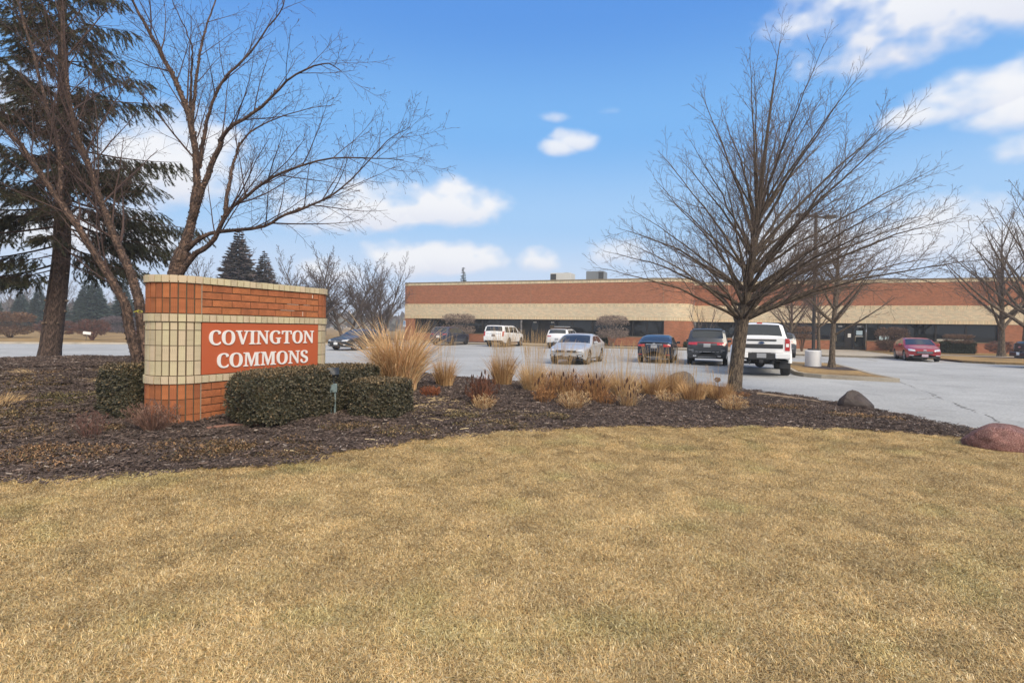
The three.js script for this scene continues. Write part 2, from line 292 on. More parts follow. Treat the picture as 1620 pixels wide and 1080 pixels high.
const redBrick = std(0xffffff, 0.93, brickMaps(16, 40, 0.205, 0.085, [154, 98, 71], [150, 114, 92], 0.16, 71));
const creamBrick = std(0xffffff, 0.93, brickMaps(14, 32, 0.3, 0.1, [204, 187, 158], [180, 164, 138], 0.1, 81));
const creamSoldier = std(0xffffff, 0.93, brickMaps(28, 8, 0.1, 0.31, [206, 187, 154], [146, 130, 108], 0.14, 91, true));
const bronze = std(alb(0.028, 0.024, 0.022), 0.5, { metalness: 0.3 });
const tintedGlass = new THREE.MeshPhysicalMaterial({ color: alb(0.012, 0.014, 0.016), roughness: 0.04, ior: 1.52, specularIntensity: 1 });
const copingMetal = std(rgb(205, 196, 176), 0.6, { map: rep(concreteMap, 0.4) });
const roofGrey = std(rgb(150, 148, 144), 0.95);
const lettering = std(rgb(225, 222, 214), 0.6), gold = std(rgb(138, 112, 62), 0.6);
{
  const b = thing('office_building', 'long single storey red brick office building with cream brick band and dark windows', 'building', [F[0], 0.14, F[1]], Math.atan2(-U[1], U[0]));
  const wall = (x0, x1, y0, y1, zf, m, name, depth = 0.35, host = b) => part(name, box(x1 - x0, y1 - y0, depth, (x0 + x1) / 2, (y0 + y1) / 2, zf - depth / 2), m, host);
  // vertical bands from the sidewalk up: [bottom, top, material, how far proud, name]
  const bands = [[2.5, 2.8, creamSoldier, 0.03, 'cream_soldier_course'], [2.8, 3.84, creamBrick, 0.02, 'cream_brick_band'], [3.84, 4.15, creamSoldier, 0.03, 'cream_soldier_course'], [4.15, 6.25, redBrick, 0, 'red_brick_wall'], [6.25, 6.5, creamSoldier, 0.03, 'cream_parapet_course'], [6.5, 6.6, copingMetal, 0.07, 'coping']];
  const back = 5.2, rad = 2.5;
  // a wall that turns the quarter-round corner: x(t), z(t) with t in metres along the path
  const arc = Math.PI / 2 * rad, path = (t, out) => t < arc ? [(rad + out) * Math.sin(t / rad), -rad + (rad + out) * Math.cos(t / rad)] : [rad + out, -rad - (t - arc)];
  const bent = (y0, y1, out) => { const N = 26, len = arc + back - rad + 0.3, pos = [], uv = [], nor = []; for (let i = 0; i < N; i++) { const a = i / N * len, c = (i + 1) / N * len, p = path(a, out), q = path(c, out); const nn = t => t < arc ? [Math.sin(t / rad), 0, Math.cos(t / rad)] : [1, 0, 0]; const vs = [[p, y0, a], [q, y0, c], [q, y1, c], [p, y0, a], [q, y1, c], [p, y1, a]]; for (const [e, y, t] of vs) { pos.push(e[0], y, e[1]); uv.push(t, y); nor.push(...nn(t)); } const ia = path(a, -0.3), ic = path(c, -0.3); for (const yy of [y0, y1]) for (const e of yy === y1 ? [p, q, ic, p, ic, ia] : [p, ic, q, p, ia, ic]) { pos.push(e[0], yy, e[1]); uv.push(0.05, 0.05); nor.push(0, yy === y1 ? 1 : -1, 0); } } const g = new THREE.BufferGeometry(); g.setAttribute('position', new THREE.Float32BufferAttribute(pos, 3)); g.setAttribute('uv', new THREE.Float32BufferAttribute(uv, 2)); g.setAttribute('normal', new THREE.Float32BufferAttribute(nor, 3)); return g; };
  const L0 = -29, W0 = rad, W1 = 46;
  for (const [y0, y1, m, out, name] of bands) {
    wall(L0, 0, y0, y1, out, m, name, 0.4 + out); wall(W0 + 0.02, W1, y0, y1, -back + out, m, name, 0.4 + out);
    part(name, bent(y0, y1, out), m, b);
    part(name, box(0.35 + out, y1 - y0, 30, L0 + 0.175 - out / 2, (y0 + y1) / 2, -15.4), m, b);           // the left end wall
  }
  part('pier', bent(0, 2.5, 0.0), redBrick, b);
  wall(L0, -27.74, 0, 2.5, 0, redBrick, 'pier', 0.5); part('end_wall', box(0.4, 2.5, 30, L0 + 0.2, 1.25, -15.5), redBrick, b);
  wall(27.55, 32, 0, 2.5, -back, redBrick, 'pier', 0.5);
  for (const s of [-27.7, -13.6]) part('control_joint', box(0.025, 2.05, 0.01, s, 5.2, 0.004), copingMetal, b);
  part('control_joint', box(0.03, 2.05, 0.01, 27.6, 5.2, -back + 0.004), copingMetal, b); part('control_joint', box(0.025, 2.05, 0.01, -0.1, 5.2, 0.004), copingMetal, b);
  part('roof', merge([box(29, 0.2, 30, -14.5, 6.1, -15.3), box(46, 0.2, 26, 23, 6.1, -18.3)]), roofGrey, b);
  // windows: sill wall, then panes between bronze mullions, set back from the face
  const glaze = (x0, x1, edges, zf, sill = 0.86) => {
    wall(x0, x1, 0, sill, zf, redBrick, 'sill_wall', 0.3); part('sill', box(x1 - x0, 0.05, 0.4, (x0 + x1) / 2, sill + 0.027, zf - 0.17), copingMetal, b);
    for (let i = 0; i < edges.length - 1; i++) {
      const a = edges[i], c = edges[i + 1], w = c - a, y0 = sill + 0.055, y1 = 2.5, f = new THREE.Group(); f.name = 'window'; b.add(f);
      part('frame', merge([box(0.07, y1 - y0, 0.14, a + 0.035, (y0 + y1) / 2, zf - 0.27), box(0.07, y1 - y0, 0.14, c - 0.036, (y0 + y1) / 2, zf - 0.27), box(w - 0.142, 0.07, 0.14, (a + c) / 2, y0 + 0.035, zf - 0.27), box(w - 0.142, 0.08, 0.14, (a + c) / 2, y1 - 0.045, zf - 0.27)]), bronze, f);
      part('pane', new THREE.BoxGeometry(w - 0.13, y1 - y0 - 0.13, 0.02).translate((a + c) / 2, (y0 + y1) / 2, zf - 0.28), tintedGlass, f);
    }
  };
  const door = (a, c, zf, plate) => {
    const d = new THREE.Group(); d.name = 'door'; b.add(d); const w = c - a, m = (a + c) / 2;
    part('frame', merge([box(0.1, 2.42, 0.1, a + 0.05, 1.21, zf), box(0.1, 2.42, 0.1, c - 0.05, 1.21, zf), box(w - 0.204, 0.1, 0.1, m, 2.37, zf), box(w - 0.204, 0.22, 0.08, m, 0.12, zf), box(w - 0.204, 0.06, 0.1, m, 2.08, zf)]), bronze, d);
    part('pane', box(w - 0.18, 2.2, 0.02, m, 1.22, zf - 0.01), tintedGlass, d);
    part('handle', box(0.04, 0.5, 0.05, a + 0.16, 1.05, zf + 0.07), copingMetal, d);
    part('number_plate', box(0.34, 0.14, 0.012, m, 2.22, zf + 0.02), lettering, d);
    if (plate) for (let k = 0; k < 2; k++) part('gold_lettering', box(0.56 - k * 0.12, 0.07, 0.006, m, 1.82 - k * 0.16, zf + 0.012), gold, d);
    return d;
  };
  glaze(-27.74, -14.8, [-27.7, -25.5, -23.4, -21.3, -19.2, -17.1, -14.84], 0);
  glaze(-10.7, 0, [-10.66, -9.1, -7.0, -4.95, -3.0, -1.62, -0.04], 0);
  glaze(W0 + 0.1, 15.1, [2.7, 4.4, 6.2, 8.4, 10.6, 12.8, 15.06], -back);
  glaze(17.78, 27.55, [17.82, 18.7, 20.9, 23.1, 25.3, 27.5], -back);
  wall(-14.8, -10.7, 0, 2.5, -0.75, bronze, 'entry_recess', 0.2); wall(15.1, 17.78, 0, 2.5, -back - 0.45, bronze, 'entry_recess', 0.2);
  door(-13.8, -12.85, -0.68); door(-11.85, -10.9, -0.68, true); door(15.2, 16.15, -back - 0.4); door(16.75, 17.7, -back - 0.4);
  part('soffit', box(4.1, 0.06, 0.9, -12.75, 2.47, -0.4), bronze, b); part('soffit', box(2.7, 0.06, 0.6, 16.44, 2.47, -back - 0.25), bronze, b);
  part('notice', box(0.26, 0.36, 0.012, 16.45, 1.35, -back - 0.43), lettering, b);
  part('door_poster', box(0.5, 0.4, 0.008, 17.25, 1.62, -back - 0.372), std(rgb(176, 196, 206), 0.7), b); part('door_poster', box(0.6, 0.05, 0.008, 17.25, 1.28, -back - 0.372), lettering, b);
  for (const [x, w] of [[18.98, 0.32], [19.42, 0.34]]) part('window_notice', box(w, 0.42, 0.008, x, 1.18, -back - 0.262), std(rgb(188, 208, 212), 0.7), b);
  part('window_blind', box(2.0, 0.2, 0.01, 24.2, 1.06, -back - 0.262), std(rgb(178, 172, 158), 0.9), b);
  const rt = (name, label, s, bk, w, h, d, body, grilleSide) => {
    const p = onB(s, bk), o = thing(name, label, 'air conditioner', [p[0], 6.34, p[1]], Math.atan2(-U[1], U[0]), 'air conditioners on the roof');
    part('cabinet', new RoundedBoxGeometry(w, h, d, 1, 0.03).translate(0, h / 2 + 0.1, 0), body, o); part('curb', box(w - 0.3, 0.1, d - 0.3, 0, 0.05, 0), roofGrey, o);
    part('coil_grille', box(w * 0.28, h * 0.84, 0.03, (grilleSide ? 1 : -1) * w * 0.35, h / 2 + 0.1, d / 2 + 0.016), std(alb(0.05, 0.052, 0.055), 0.7), o);
    for (const k of [-0.06, 0.14]) part('access_panel', box(w * 0.17, h * 0.7, 0.02, k * w + w * 0.02, h / 2 + 0.1, d / 2 + 0.011), body, o);
    part('fan_guard', new THREE.CylinderGeometry(w * 0.17, w * 0.17, 0.08, 18).translate(w * 0.2, h + 0.14, 0), std(alb(0.06, 0.06, 0.06), 0.6), o);
  };
  rt('rooftop_unit', 'pale rooftop air conditioner with dark left grille above brick parapet', -11.3, 4, 2.3, 1.35, 1.9, std(rgb(196, 194, 188), 0.6));
  rt('rooftop_unit', 'dark grey rooftop air conditioner, right of the pale unit', -7.5, 4, 1.9, 1.45, 1.9, std(rgb(120, 124, 127), 0.6), true);
  { const p = onB(-9.1, 5), o = thing('roof_duct', 'low pale roof duct between the two rooftop air conditioners', 'duct', [p[0], 6.34, p[1]], Math.atan2(-U[1], U[0])); part('duct', box(1.5, 0.72, 0.6, 0.2, 0.36, 0), copingMetal, o); part('hood', box(0.5, 0.66, 0.7, -0.85, 0.33, 0), bronze, o); }
}
// accessible parking signs
const wheelchair = (() => { const c = document.createElement('canvas'); c.width = 96; c.height = 144; const x = c.getContext('2d'); x.fillStyle = '#dfe7ee'; x.fillRect(0, 0, 96, 144); x.fillStyle = '#1f6fb0'; x.fillRect(8, 8, 80, 86); x.strokeStyle = x.fillStyle = '#f2f5f8'; x.lineWidth = 7; x.beginPath(); x.arc(44, 22, 7, 0, 7); x.fill(); x.beginPath(); x.moveTo(44, 32); x.lineTo(46, 56); x.lineTo(62, 56); x.lineTo(70, 78); x.stroke(); x.beginPath(); x.arc(46, 64, 19, 0.3, 4.2); x.stroke(); x.fillStyle = '#2a6ca0'; x.fillRect(14, 108, 68, 8); x.fillRect(22, 124, 52, 8); const t = new THREE.CanvasTexture(c); t.colorSpace = THREE.SRGBColorSpace; return t; })();
for (const [s, bk, label] of [[-27.3, -2.7, 'blue accessible parking sign on a post beside the left brick pier'], [7.0, -4.4, 'blue accessible parking sign on a post behind the grey utility vehicle']]) {
  const p = onB(s, bk), o = thing('parking_sign', label, 'sign', [p[0], 0.13, p[1]], Math.atan2(-U[1], U[0]), 'accessible parking signs');
  part('post', new THREE.CylinderGeometry(0.03, 0.03, 2.2, 8).translate(0, 1.1, 0), std(alb(0.3, 0.3, 0.3), 0.6), o);
  part('sign_plate', new RoundedBoxGeometry(0.32, 0.66, 0.012, 2, 0.005).translate(0, 1.86, 0.04), M.white, o);
  part('printed_face', new THREE.PlaneGeometry(0.3, 0.64).translate(0, 1.86, 0.0475), std(0xffffff, 0.6, { map: wheelchair }), o);
}
// ---------- the monument sign ----------
const TH = 1.1195, P0 = [-4.12, -7.123], us = [Math.cos(TH), -Math.sin(TH)], nsn = [Math.sin(TH), Math.cos(TH)];
const onSign = (s, d) => [P0[0] + us[0] * s + nsn[0] * d, P0[1] + us[1] * s + nsn[1] * d];
{
  const o = thing('monument_sign', 'brick monument sign with cream bands and orange panel reading COVINGTON COMMONS', 'sign', [P0[0], 0, P0[1]], TH);
  // local: x along the face, z out of it; the plan is a stadium with half-round ends
  const L = 2.03, r0 = 0.415, speck = texture(256, (u, v) => { const k = 0.9 + 0.24 * (tfbm(u, v, 12, 4, 5) - 0.5) + 0.16 * (tnoise(u * 128, v * 128, 128, 9) - 0.5); return [255 * k, 255 * k, 255 * k]; }), speckB = texture(256, (u, v) => tnoise(u * 100, v * 100, 100, 14), false);
  const stain = texture(256, (u, v) => { const s = smooth(0.55, 0.8, tfbm(u, v, 5, 4, 77)), k = 1 - 0.16 * s + 0.12 * (tnoise(u * 120, v * 120, 120, 9) - 0.5) - 0.06; return [255 * k, 252 * k, 246 * k]; });
  const mats = (c, map, n = 7, sp = 0.14, seed = 3) => { const r = rng(seed); return Array.from({ length: n }, () => { const k = 1 + (r() - 0.5) * sp; return (() => { const t = rep(map, 1.3); t.offset.set(r(), r()); return std(rgb(c[0] * k, c[1] * k * (1 + (r() - 0.5) * 0.04), c[2] * k), 0.92, { map: t, bumpMap: rep(speckB, 3), bumpScale: 0.003 }); })(); }); };
  const red = mats([184, 112, 70], speck, 9, 0.2), cream = mats([216, 202, 172], stain, 9, 0.12, 8), mortar = std(rgb(104, 87, 68), 1, { map: rep(speck, 4) }), paleMortar = std(rgb(168, 150, 128), 1, { map: rep(speck, 4) });
  const core = (rr, y0, y1) => { const s = new THREE.Shape(); s.absarc(0, 0, rr, Math.PI / 2, 1.5 * Math.PI); s.absarc(L, 0, rr, 1.5 * Math.PI, 2.5 * Math.PI); return new THREE.ExtrudeGeometry(s, { depth: y1 - y0, bevelEnabled: false, curveSegments: 20 }).rotateX(-Math.PI / 2).translate(0, y0, -r0); };
  const recess = 0.011;
  part('mortar_core', core(r0 - recess, -0.1, 2.2), mortar, o);
  const R_ = rng(31), pick = a => a[Math.floor(R_() * a.length)];
  // one brick on the flat face: rounded slightly, a little uneven; shared by size
  const geos = new Map();
  const flatGeo = (w, h, d) => { const k = [w, h, d].map(v => v.toFixed(3)).join(); if (!geos.has(k)) { const g = new THREE.BoxGeometry(w, h, d), p = g.attributes.position; const b = 0.004; for (let i = 0; i < p.count; i++) if (p.getZ(i) > 0) { p.setX(i, p.getX(i) - Math.sign(p.getX(i)) * b * 0.6); p.setY(i, p.getY(i) - Math.sign(p.getY(i)) * b * 0.6); } g.computeVertexNormals(); const uv = g.attributes.uv; for (let i = 0; i < uv.count; i++) uv.setXY(i, uv.getX(i) * w, uv.getY(i) * h); geos.set(k, g); } return geos.get(k); };
  const faceBrick = (name, x0, x1, y0, y1, out, m, side = 1, list) => { const w = x1 - x0 - 0.009, h = y1 - y0 - 0.009, d = 0.05; const z = side > 0 ? out - d / 2 + (R_() - 0.5) * 0.003 : -2 * r0 - out + d / 2; if (list) { const g = flatGeo(w, h, d).clone(); if (side < 0) g.rotateY(Math.PI); g.translate((x0 + x1) / 2, (y0 + y1) / 2, z); list.push(g); return; } const b = part(name, flatGeo(w, h, d), m, o); b.position.set((x0 + x1) / 2, (y0 + y1) / 2, z); b.rotation.z = (R_() - 0.5) * 0.004; };
  // one curved brick on a half-round end: side -1 is the near end (x < 0), +1 the far end
  const arcGeo = (a0, a1, h, rr) => { const k = 'arc' + [a1 - a0, h, rr].map(v => v.toFixed(3)).join(); if (!geos.has(k)) { const w = a1 - a0, n = 3, pos = [], uv = [], d = 0.05, P = (a, r, y) => [r * Math.cos(a), y, r * Math.sin(a)]; const q = (A, Bb, C, D) => { for (const [e, u, v] of [[A, 0, 0], [Bb, 1, 0], [C, 1, 1], [A, 0, 0], [C, 1, 1], [D, 0, 1]]) { pos.push(...e); uv.push(u * w * rr, v * h); } }; for (let i = 0; i < n; i++) { const a = w * (i / n - 0.5), c = w * ((i + 1) / n - 0.5), y0 = -h / 2, y1 = h / 2; q(P(c, rr, y0), P(a, rr, y0), P(a, rr, y1), P(c, rr, y1)); q(P(c, rr, y1), P(a, rr, y1), P(a, rr - d, y1), P(c, rr - d, y1)); q(P(a, rr, y0), P(c, rr, y0), P(c, rr - d, y0), P(a, rr - d, y0)); } for (const a of [-w / 2, w / 2]) { const e = [P(a, rr, -h / 2), P(a, rr - d, -h / 2), P(a, rr - d, h / 2), P(a, rr, h / 2)]; a < 0 ? q(e[0], e[1], e[2], e[3]) : q(e[1], e[0], e[3], e[2]); } const g = new THREE.BufferGeometry(); g.setAttribute('position', new THREE.Float32BufferAttribute(pos, 3)); g.setAttribute('uv', new THREE.Float32BufferAttribute(uv, 2)); g.computeVertexNormals(); geos.set(k, toCreasedNormals(g, 0.5)); } return geos.get(k); };
  const NC = 14, endBrick = (name, side, i, y0, y1, out, m, gap = 0.018) => { const da = Math.PI / NC, half = gap / 2 / r0, h = y1 - y0 - 0.009; const a = (side < 0 ? Math.PI / 2 : -Math.PI / 2) + (i + 0.5) * da; const b = part(name, arcGeo(-da / 2 + half, da / 2 - half, h, r0 + out + (R_() - 0.5) * 0.002), m, o); b.position.set(side < 0 ? 0 : L, (y0 + y1) / 2, -r0); b.rotation.y = -a; };
  const backRed = [], backCream = [];
  // coping and two belts of cream blocks
  const blocks = 20;
  for (const [name, y0, y1, out] of [['coping_block', 2.172, 2.274, 0.022], ['belt_block', 1.668, 1.775, 0.018], ['belt_block', 0.862, 0.968, 0.018]]) {
    for (let i = 0; i < blocks; i++) { faceBrick(name, i * L / blocks, (i + 1) * L / blocks, y0, y1 + (name === 'coping_block' ? (R_() - 0.7) * 0.006 : 0), out, pick(cream)); faceBrick(name, i * L / blocks, (i + 1) * L / blocks, y0, y1, out, null, -1, backCream); }
    for (const s of [-1, 1]) for (let i = 0; i < NC; i++) endBrick(name, s, i, y0, y1, out, pick(cream), 0.013);
  }
  part('coping_cap', core(r0 + 0.004, 2.2, 2.262), cream[2], o);
  // running bond on the face: four courses over the panel, six under it
  const bw = L / 6.85;
  const course = (y0, y1, k) => { for (let x = k % 2 ? -bw / 2 : -bw * 0.02; x < L; x += bw) { const a = Math.max(0, x), c = Math.min(L, x + bw); if (c - a > 0.03) { faceBrick('brick', a, c, y0, y1, 0, pick(red)); faceBrick('brick', a, c, y0, y1, 0, null, -1, backRed); } } };
  for (let k = 0; k < 4; k++) course(1.778 + k * 0.0985, 1.778 + (k + 1) * 0.0985, k);
  for (let k = 0; k < 6; k++) course(0.86 - (k + 1) * 0.1, 0.86 - k * 0.1, k + 1);
  for (const s of [-1, 1]) for (let i = 0; i < NC; i++) {
    for (let k = 0; k < 2; k++) endBrick('brick', s, i, 1.778 + k * 0.197, 1.778 + (k + 1) * 0.197, 0, pick(red));
    for (let k = 0; k < 4; k++) endBrick('brick', s, i, 0.86 - (k + 1) * 0.2, 0.86 - k * 0.2, 0, pick(red));
    const rows = [0.97, 1.16, 1.36, 1.56, 1.666]; for (let k = 0; k < 4; k++) endBrick('cream_brick', s, i, rows[k], rows[k + 1], 0, pick(cream));
  }
  for (let k = 0; k < 4; k++) for (let i = 0; i < 7; i++) faceBrick('cream_brick', i * L / 7, (i + 1) * L / 7, [0.97, 1.16, 1.36, 1.56][k], [1.16, 1.36, 1.56, 1.666][k], 0, null, -1, backCream);
  part('back_bricks', merge(backRed), red[1], o, 'stuff'); part('back_cream_bricks', merge(backCream), cream[1], o, 'stuff');
  part('corner_mortar', merge([box(0.014, 0.4, 0.012, -0.001, 1.975, -0.005), box(0.014, 0.62, 0.012, -0.001, 0.55, -0.005)]), paleMortar, o);
  // pale lime runs along a few joints at the far end of the upper courses
  { const eff = std(rgb(214, 205, 192), 1); for (const [x, y, w, h] of [[1.5, 1.974, 0.22, 0.004], [1.78, 1.974, 0.12, 0.003], [1.4, 1.8765, 0.26, 0.004], [1.7, 1.83, 0.005, 0.07], [1.9, 2.12, 0.01, 0.05]]) part('lime_bloom', box(w, h, 0.008, x, y, 0.0005), eff, o); }
  // the panel and its letters
  const panel = part('panel', new RoundedBoxGeometry(L - 0.012, 0.688, 0.06, 2, 0.004).translate(L / 2, 1.315, -0.022), std(rgb(180, 88, 50), 0.62, { bumpMap: rep(speckB, 2), bumpScale: 0.001 }), o);
  const font = await new FontLoader().loadAsync('fonts/droid/droid_serif_bold.typeface.json'), white = std(rgb(228, 224, 220), 0.6);
  const rimMat = std(rgb(110, 66, 48), 0.8);
  for (const [word, x0, x1, y, cap] of [['COVINGTON', 0.098, 1.924, 1.362, 0.199], ['COMMONS', 0.216, 1.804, 1.046, 0.2]]) {
    const gs = []; let x = 0; for (const ch of word) { const g = new TextGeometry(ch, { font, size: 1, depth: 0.06, curveSegments: 6, bevelEnabled: false }); g.computeBoundingBox(); const bb = g.boundingBox, adv = ({ I: 0.5 })[ch]; g.translate(-bb.min.x, 0, 0); gs.push([g, x, bb.max.x - bb.min.x, bb.max.y]); x += bb.max.x - bb.min.x + ({ V: 0.03 }[ch] ?? 0.075); }
    const wide = x - 0.075, sx = (x1 - x0) / wide, capH = new THREE.Box3().setFromBufferAttribute(new TextGeometry('N', { font, size: 1, depth: 0.06 }).attributes.position).max.y, sy = cap / capH;
    for (const [g, gx] of gs) { const m = part('letter', g, white, panel); m.scale.set(sx, sy, 0.2); m.position.set(x0 + gx * sx, y, 0.0085); }
  }
  // footing ledge of red brick that shows at the base, and a loose edging strip
  part('footing', core(r0 + 0.035, -0.1, 0.262), red[3], o);
}
{
  const p = onSign(0.05, 0.42), o = thing('edging_slab', 'thin curved red stone edging strip lying beside the sign base', 'stone slab', [p[0], soil(...p) - 0.004, p[1]], 0.12);
  const c = new THREE.CatmullRomCurve3([V(-0.14, 0.01, 0.2), V(0.1, 0.025, 0.06), V(0.3, 0.035, 0.02), V(0.5, 0.025, -0.08)]), sh = new THREE.Shape([new THREE.Vector2(-0.018, -0.055), new THREE.Vector2(0.018, -0.05), new THREE.Vector2(0.016, 0.05), new THREE.Vector2(-0.018, 0.055)]);
  part('stone', new THREE.ExtrudeGeometry(sh, { extrudePath: c, steps: 20 }), std(rgb(142, 104, 88), 0.95), o);
}
// floodlight on a stake
{
  const p = [-2.6, -7.82], o = thing('floodlight', 'small black floodlight on grey conduit stakes between the clipped hedges', 'light', [p[0], soil(...p) - 0.02, p[1]], TH - 0.35);
  const grey = std(rgb(122, 138, 138), 0.6, { metalness: 0.3 }), dark = std(alb(0.025, 0.028, 0.032), 0.45);
  for (const x of [-0.03, 0.035]) part('conduit', new THREE.CylinderGeometry(0.016, 0.016, 0.4, 10).translate(x, 0.18, 0), grey, o);
  part('junction_box', new RoundedBoxGeometry(0.11, 0.13, 0.07, 2, 0.012).translate(0, 0.42, 0), grey, o);
  part('swivel', new THREE.CylinderGeometry(0.018, 0.024, 0.1, 10).translate(0.01, 0.52, 0), dark, o);
  const h = part('lamp_housing', new THREE.CylinderGeometry(0.125, 0.075, 0.13, 4, 1).rotateY(Math.PI / 4).rotateX(-Math.PI / 2), dark, o); h.scale.set(1.05, 0.8, 1); h.position.set(0.02, 0.62, -0.03); h.rotation.x = 0.6;
  part('lens', new RoundedBoxGeometry(0.15, 0.15, 0.012, 1, 0.005).translate(0, 0, -0.068), new THREE.MeshPhysicalMaterial({ color: alb(0.25, 0.26, 0.27), roughness: 0.1 }), h);
}
// ---------- lawn blades, mulch chips, creeping cover ----------
const leafy = (o = {}) => new THREE.MeshStandardMaterial({ color: 0xffffff, roughness: 0.85, vertexColors: true, side: THREE.DoubleSide, ...o });
const col = (r, g, b) => [lin(r), lin(g), lin(b)];
function blade(bag, x, y, z, a, len, lean, w, c, curl = 1) { // a bent blade of three faces
  const dx = Math.cos(a), dz = Math.sin(a), px = -dz * w / 2, pz = dx * w / 2, h = len * (1 - lean * 0.55), r1 = len * lean * 0.35, r2 = len * lean * (0.6 + 0.4 * curl), y1 = y + h * 0.62, y2 = y + h * (1 - 0.35 * lean * curl);
  const A = [x + px, y, z + pz], B_ = [x - px, y, z - pz], C = [x + dx * r1 + px * 0.9, y1, z + dz * r1 + pz * 0.9], D = [x + dx * r1 - px * 0.9, y1, z + dz * r1 - pz * 0.9], E = [x + dx * r2, y2, z + dz * r2];
  bag.tri(A, B_, D, c); bag.tri(A, D, C, c); bag.tri(C, D, E, c);
}
{
  const r = rng(101), tuft = seed => {
    const q = rng(seed), b = new Bag(), sw = q() * 6.283;
    for (let i = 0; i < 330; i++) {
      const d = Math.sqrt(q()) * 0.115, t = q() * 6.283, k = q(), g = 0.55 + 0.72 * q();
      const c = k < 0.46 ? col(208, 181, 128) : k < 0.7 ? col(184, 150, 96) : k < 0.79 ? col(224, 204, 162) : k < 0.93 ? col(136, 108, 66) : col(114, 110, 60);
      blade(b, d * Math.cos(t), -0.012, d * Math.sin(t), sw + (q() - 0.5) * 4.4, 0.023 + 0.027 * q(), 0.75 + 0.6 * q(), 0.0018 + 0.0016 * q(), tint(c, g), q());
    }
    return b.geo();
  };
  const lists = [[], [], []];
  for (let z = 1; z > -8.9; z -= 0.078) for (let x = -11; x < 8.4; x += 0.078) {
    const X = x + (r() - 0.5) * 0.1, Z = z + (r() - 0.5) * 0.1;
    if (Z > -1.2 || Math.abs(X) > 2.2 - Z * 1.18 || inBed(X, Z) > -0.09 + 0.09 * r() || inLand(X, Z) < 0.3 || noise2(X * 13 + 50, Z * 13) < 0.14) continue;
    const n = fbm2(X * 0.9 + 3, Z * 0.9, 4), n2 = fbm2(X * 4 + 9, Z * 4, 3), k = 1.06 + 0.28 * (n - 0.5) + 0.6 * (n2 - 0.5) + 0.75 * (noise2(X * 13 + 50, Z * 13) - 0.5) + 0.4 * (r() - 0.5), gr = smooth(0.55, 0.75, fbm2(X * 2.2 + 31, Z * 2.2 + 7, 3)), dk = smooth(0.67, 0.78, fbm2(X * 3.1 + 77, Z * 3.1, 3)) * 0.3;
    lists[Math.floor(r() * 3)].push({ p: [X, land(X, Z) + 0.014, Z], r: [(r() - 0.5) * 0.06, r() * 6.283, (r() - 0.5) * 0.06], s: [1, 0.55 + 0.95 * r(), 1], c: [k * (1 - 0.11 * gr - dk), k * (1 - 0.03 * gr - dk), k * (1 - 0.1 * gr - dk * 1.1)] });
  }
  const g = new THREE.Group(); g.name = 'lawn_grass'; g.userData.kind = 'stuff'; tag(g, 'dormant straw coloured lawn grass in the foreground', 'grass'); scene.add(g);
  lists.forEach((l, i) => instances('grass_blades', tuft(200 + i), leafy(), l, g));
}
{
  const r = rng(111), patch = seed => {
    const q = rng(seed), b = new Bag();
    for (let i = 0; i < 230; i++) {
      const d = Math.sqrt(q()) * 0.3, t = q() * 6.283, x = d * Math.cos(t), z = d * Math.sin(t), y = 0.003 + 0.022 * q(), l = 0.01 + 0.028 * q() * q() + 0.008 * q(), w = 0.0025 + 0.005 * q(), h = 0.0015 + 0.003 * q(), a = q() * 6.283, e = (q() - 0.5) * 0.7, k = q(), g = 0.7 + 0.6 * q();
      const c = tint(k < 0.55 ? col(78, 65, 59) : k < 0.82 ? col(100, 85, 77) : k < 0.965 ? col(122, 104, 94) : col(172, 158, 146), g);
      const dx = Math.cos(a) * l, dz = Math.sin(a) * l, dy = e * l, wx = -Math.sin(a) * w, wz = Math.cos(a) * w, bend = (q() - 0.5) * 0.01;
      const P = (s, k2, up) => [x + dx * s + wx * k2, y + dy * s + (up ? h : -h) + (s ? 0 : bend), z + dz * s + wz * k2];
      const rows = [-1, 0, 1].map(s => [P(s, -1, 0), P(s, 1, 0), P(s, 0.8, 1), P(s, -0.8, 1)]);
      for (let j = 0; j < 2; j++) for (const [m, n] of [[1, 2], [2, 3], [3, 0]]) { b.tri(rows[j][m], rows[j + 1][m], rows[j + 1][n], c); b.tri(rows[j][m], rows[j + 1][n], rows[j][n], c); }
      b.tri(rows[0][0], rows[0][1], rows[0][2], c); b.tri(rows[2][0], rows[2][2], rows[2][1], c);
    }
    return b.geo();
  };
  const lists = [[], []];
  for (let z = -4.8; z > -18; z -= 0.23) for (let x = -17; x < 7.8; x += 0.23) {
    const X = x + (r() - 0.5) * 0.22, Z = z + (r() - 0.5) * 0.22;
    if (inBed(X, Z) < 0.03 || inLand(X, Z) < 0.12 || X < -2.2 + Z * 1.05 || (Z < -13.5 && X > -6 && r() < 0.5)) continue;
    const k = 0.9 + 0.9 * (fbm2(X * 1.7, Z * 1.7, 4) - 0.5);
    lists[Math.floor(r() * 2)].push({ p: [X, land(X, Z) + 0.002, Z], r: [(r() - 0.5) * 0.2, r() * 6.283, (r() - 0.5) * 0.2], s: 0.9 + 0.3 * r(), c: [k, k, k] });
  }
  const g = new THREE.Group(); g.name = 'mulch_chips'; g.userData.kind = 'stuff'; tag(g, 'dark brown shredded bark mulch covering the planting bed', 'mulch'); scene.add(g);
  lists.forEach((l, i) => instances('bark_chips', patch(300 + i), leafy({ roughness: 0.95 }), l, g));
}
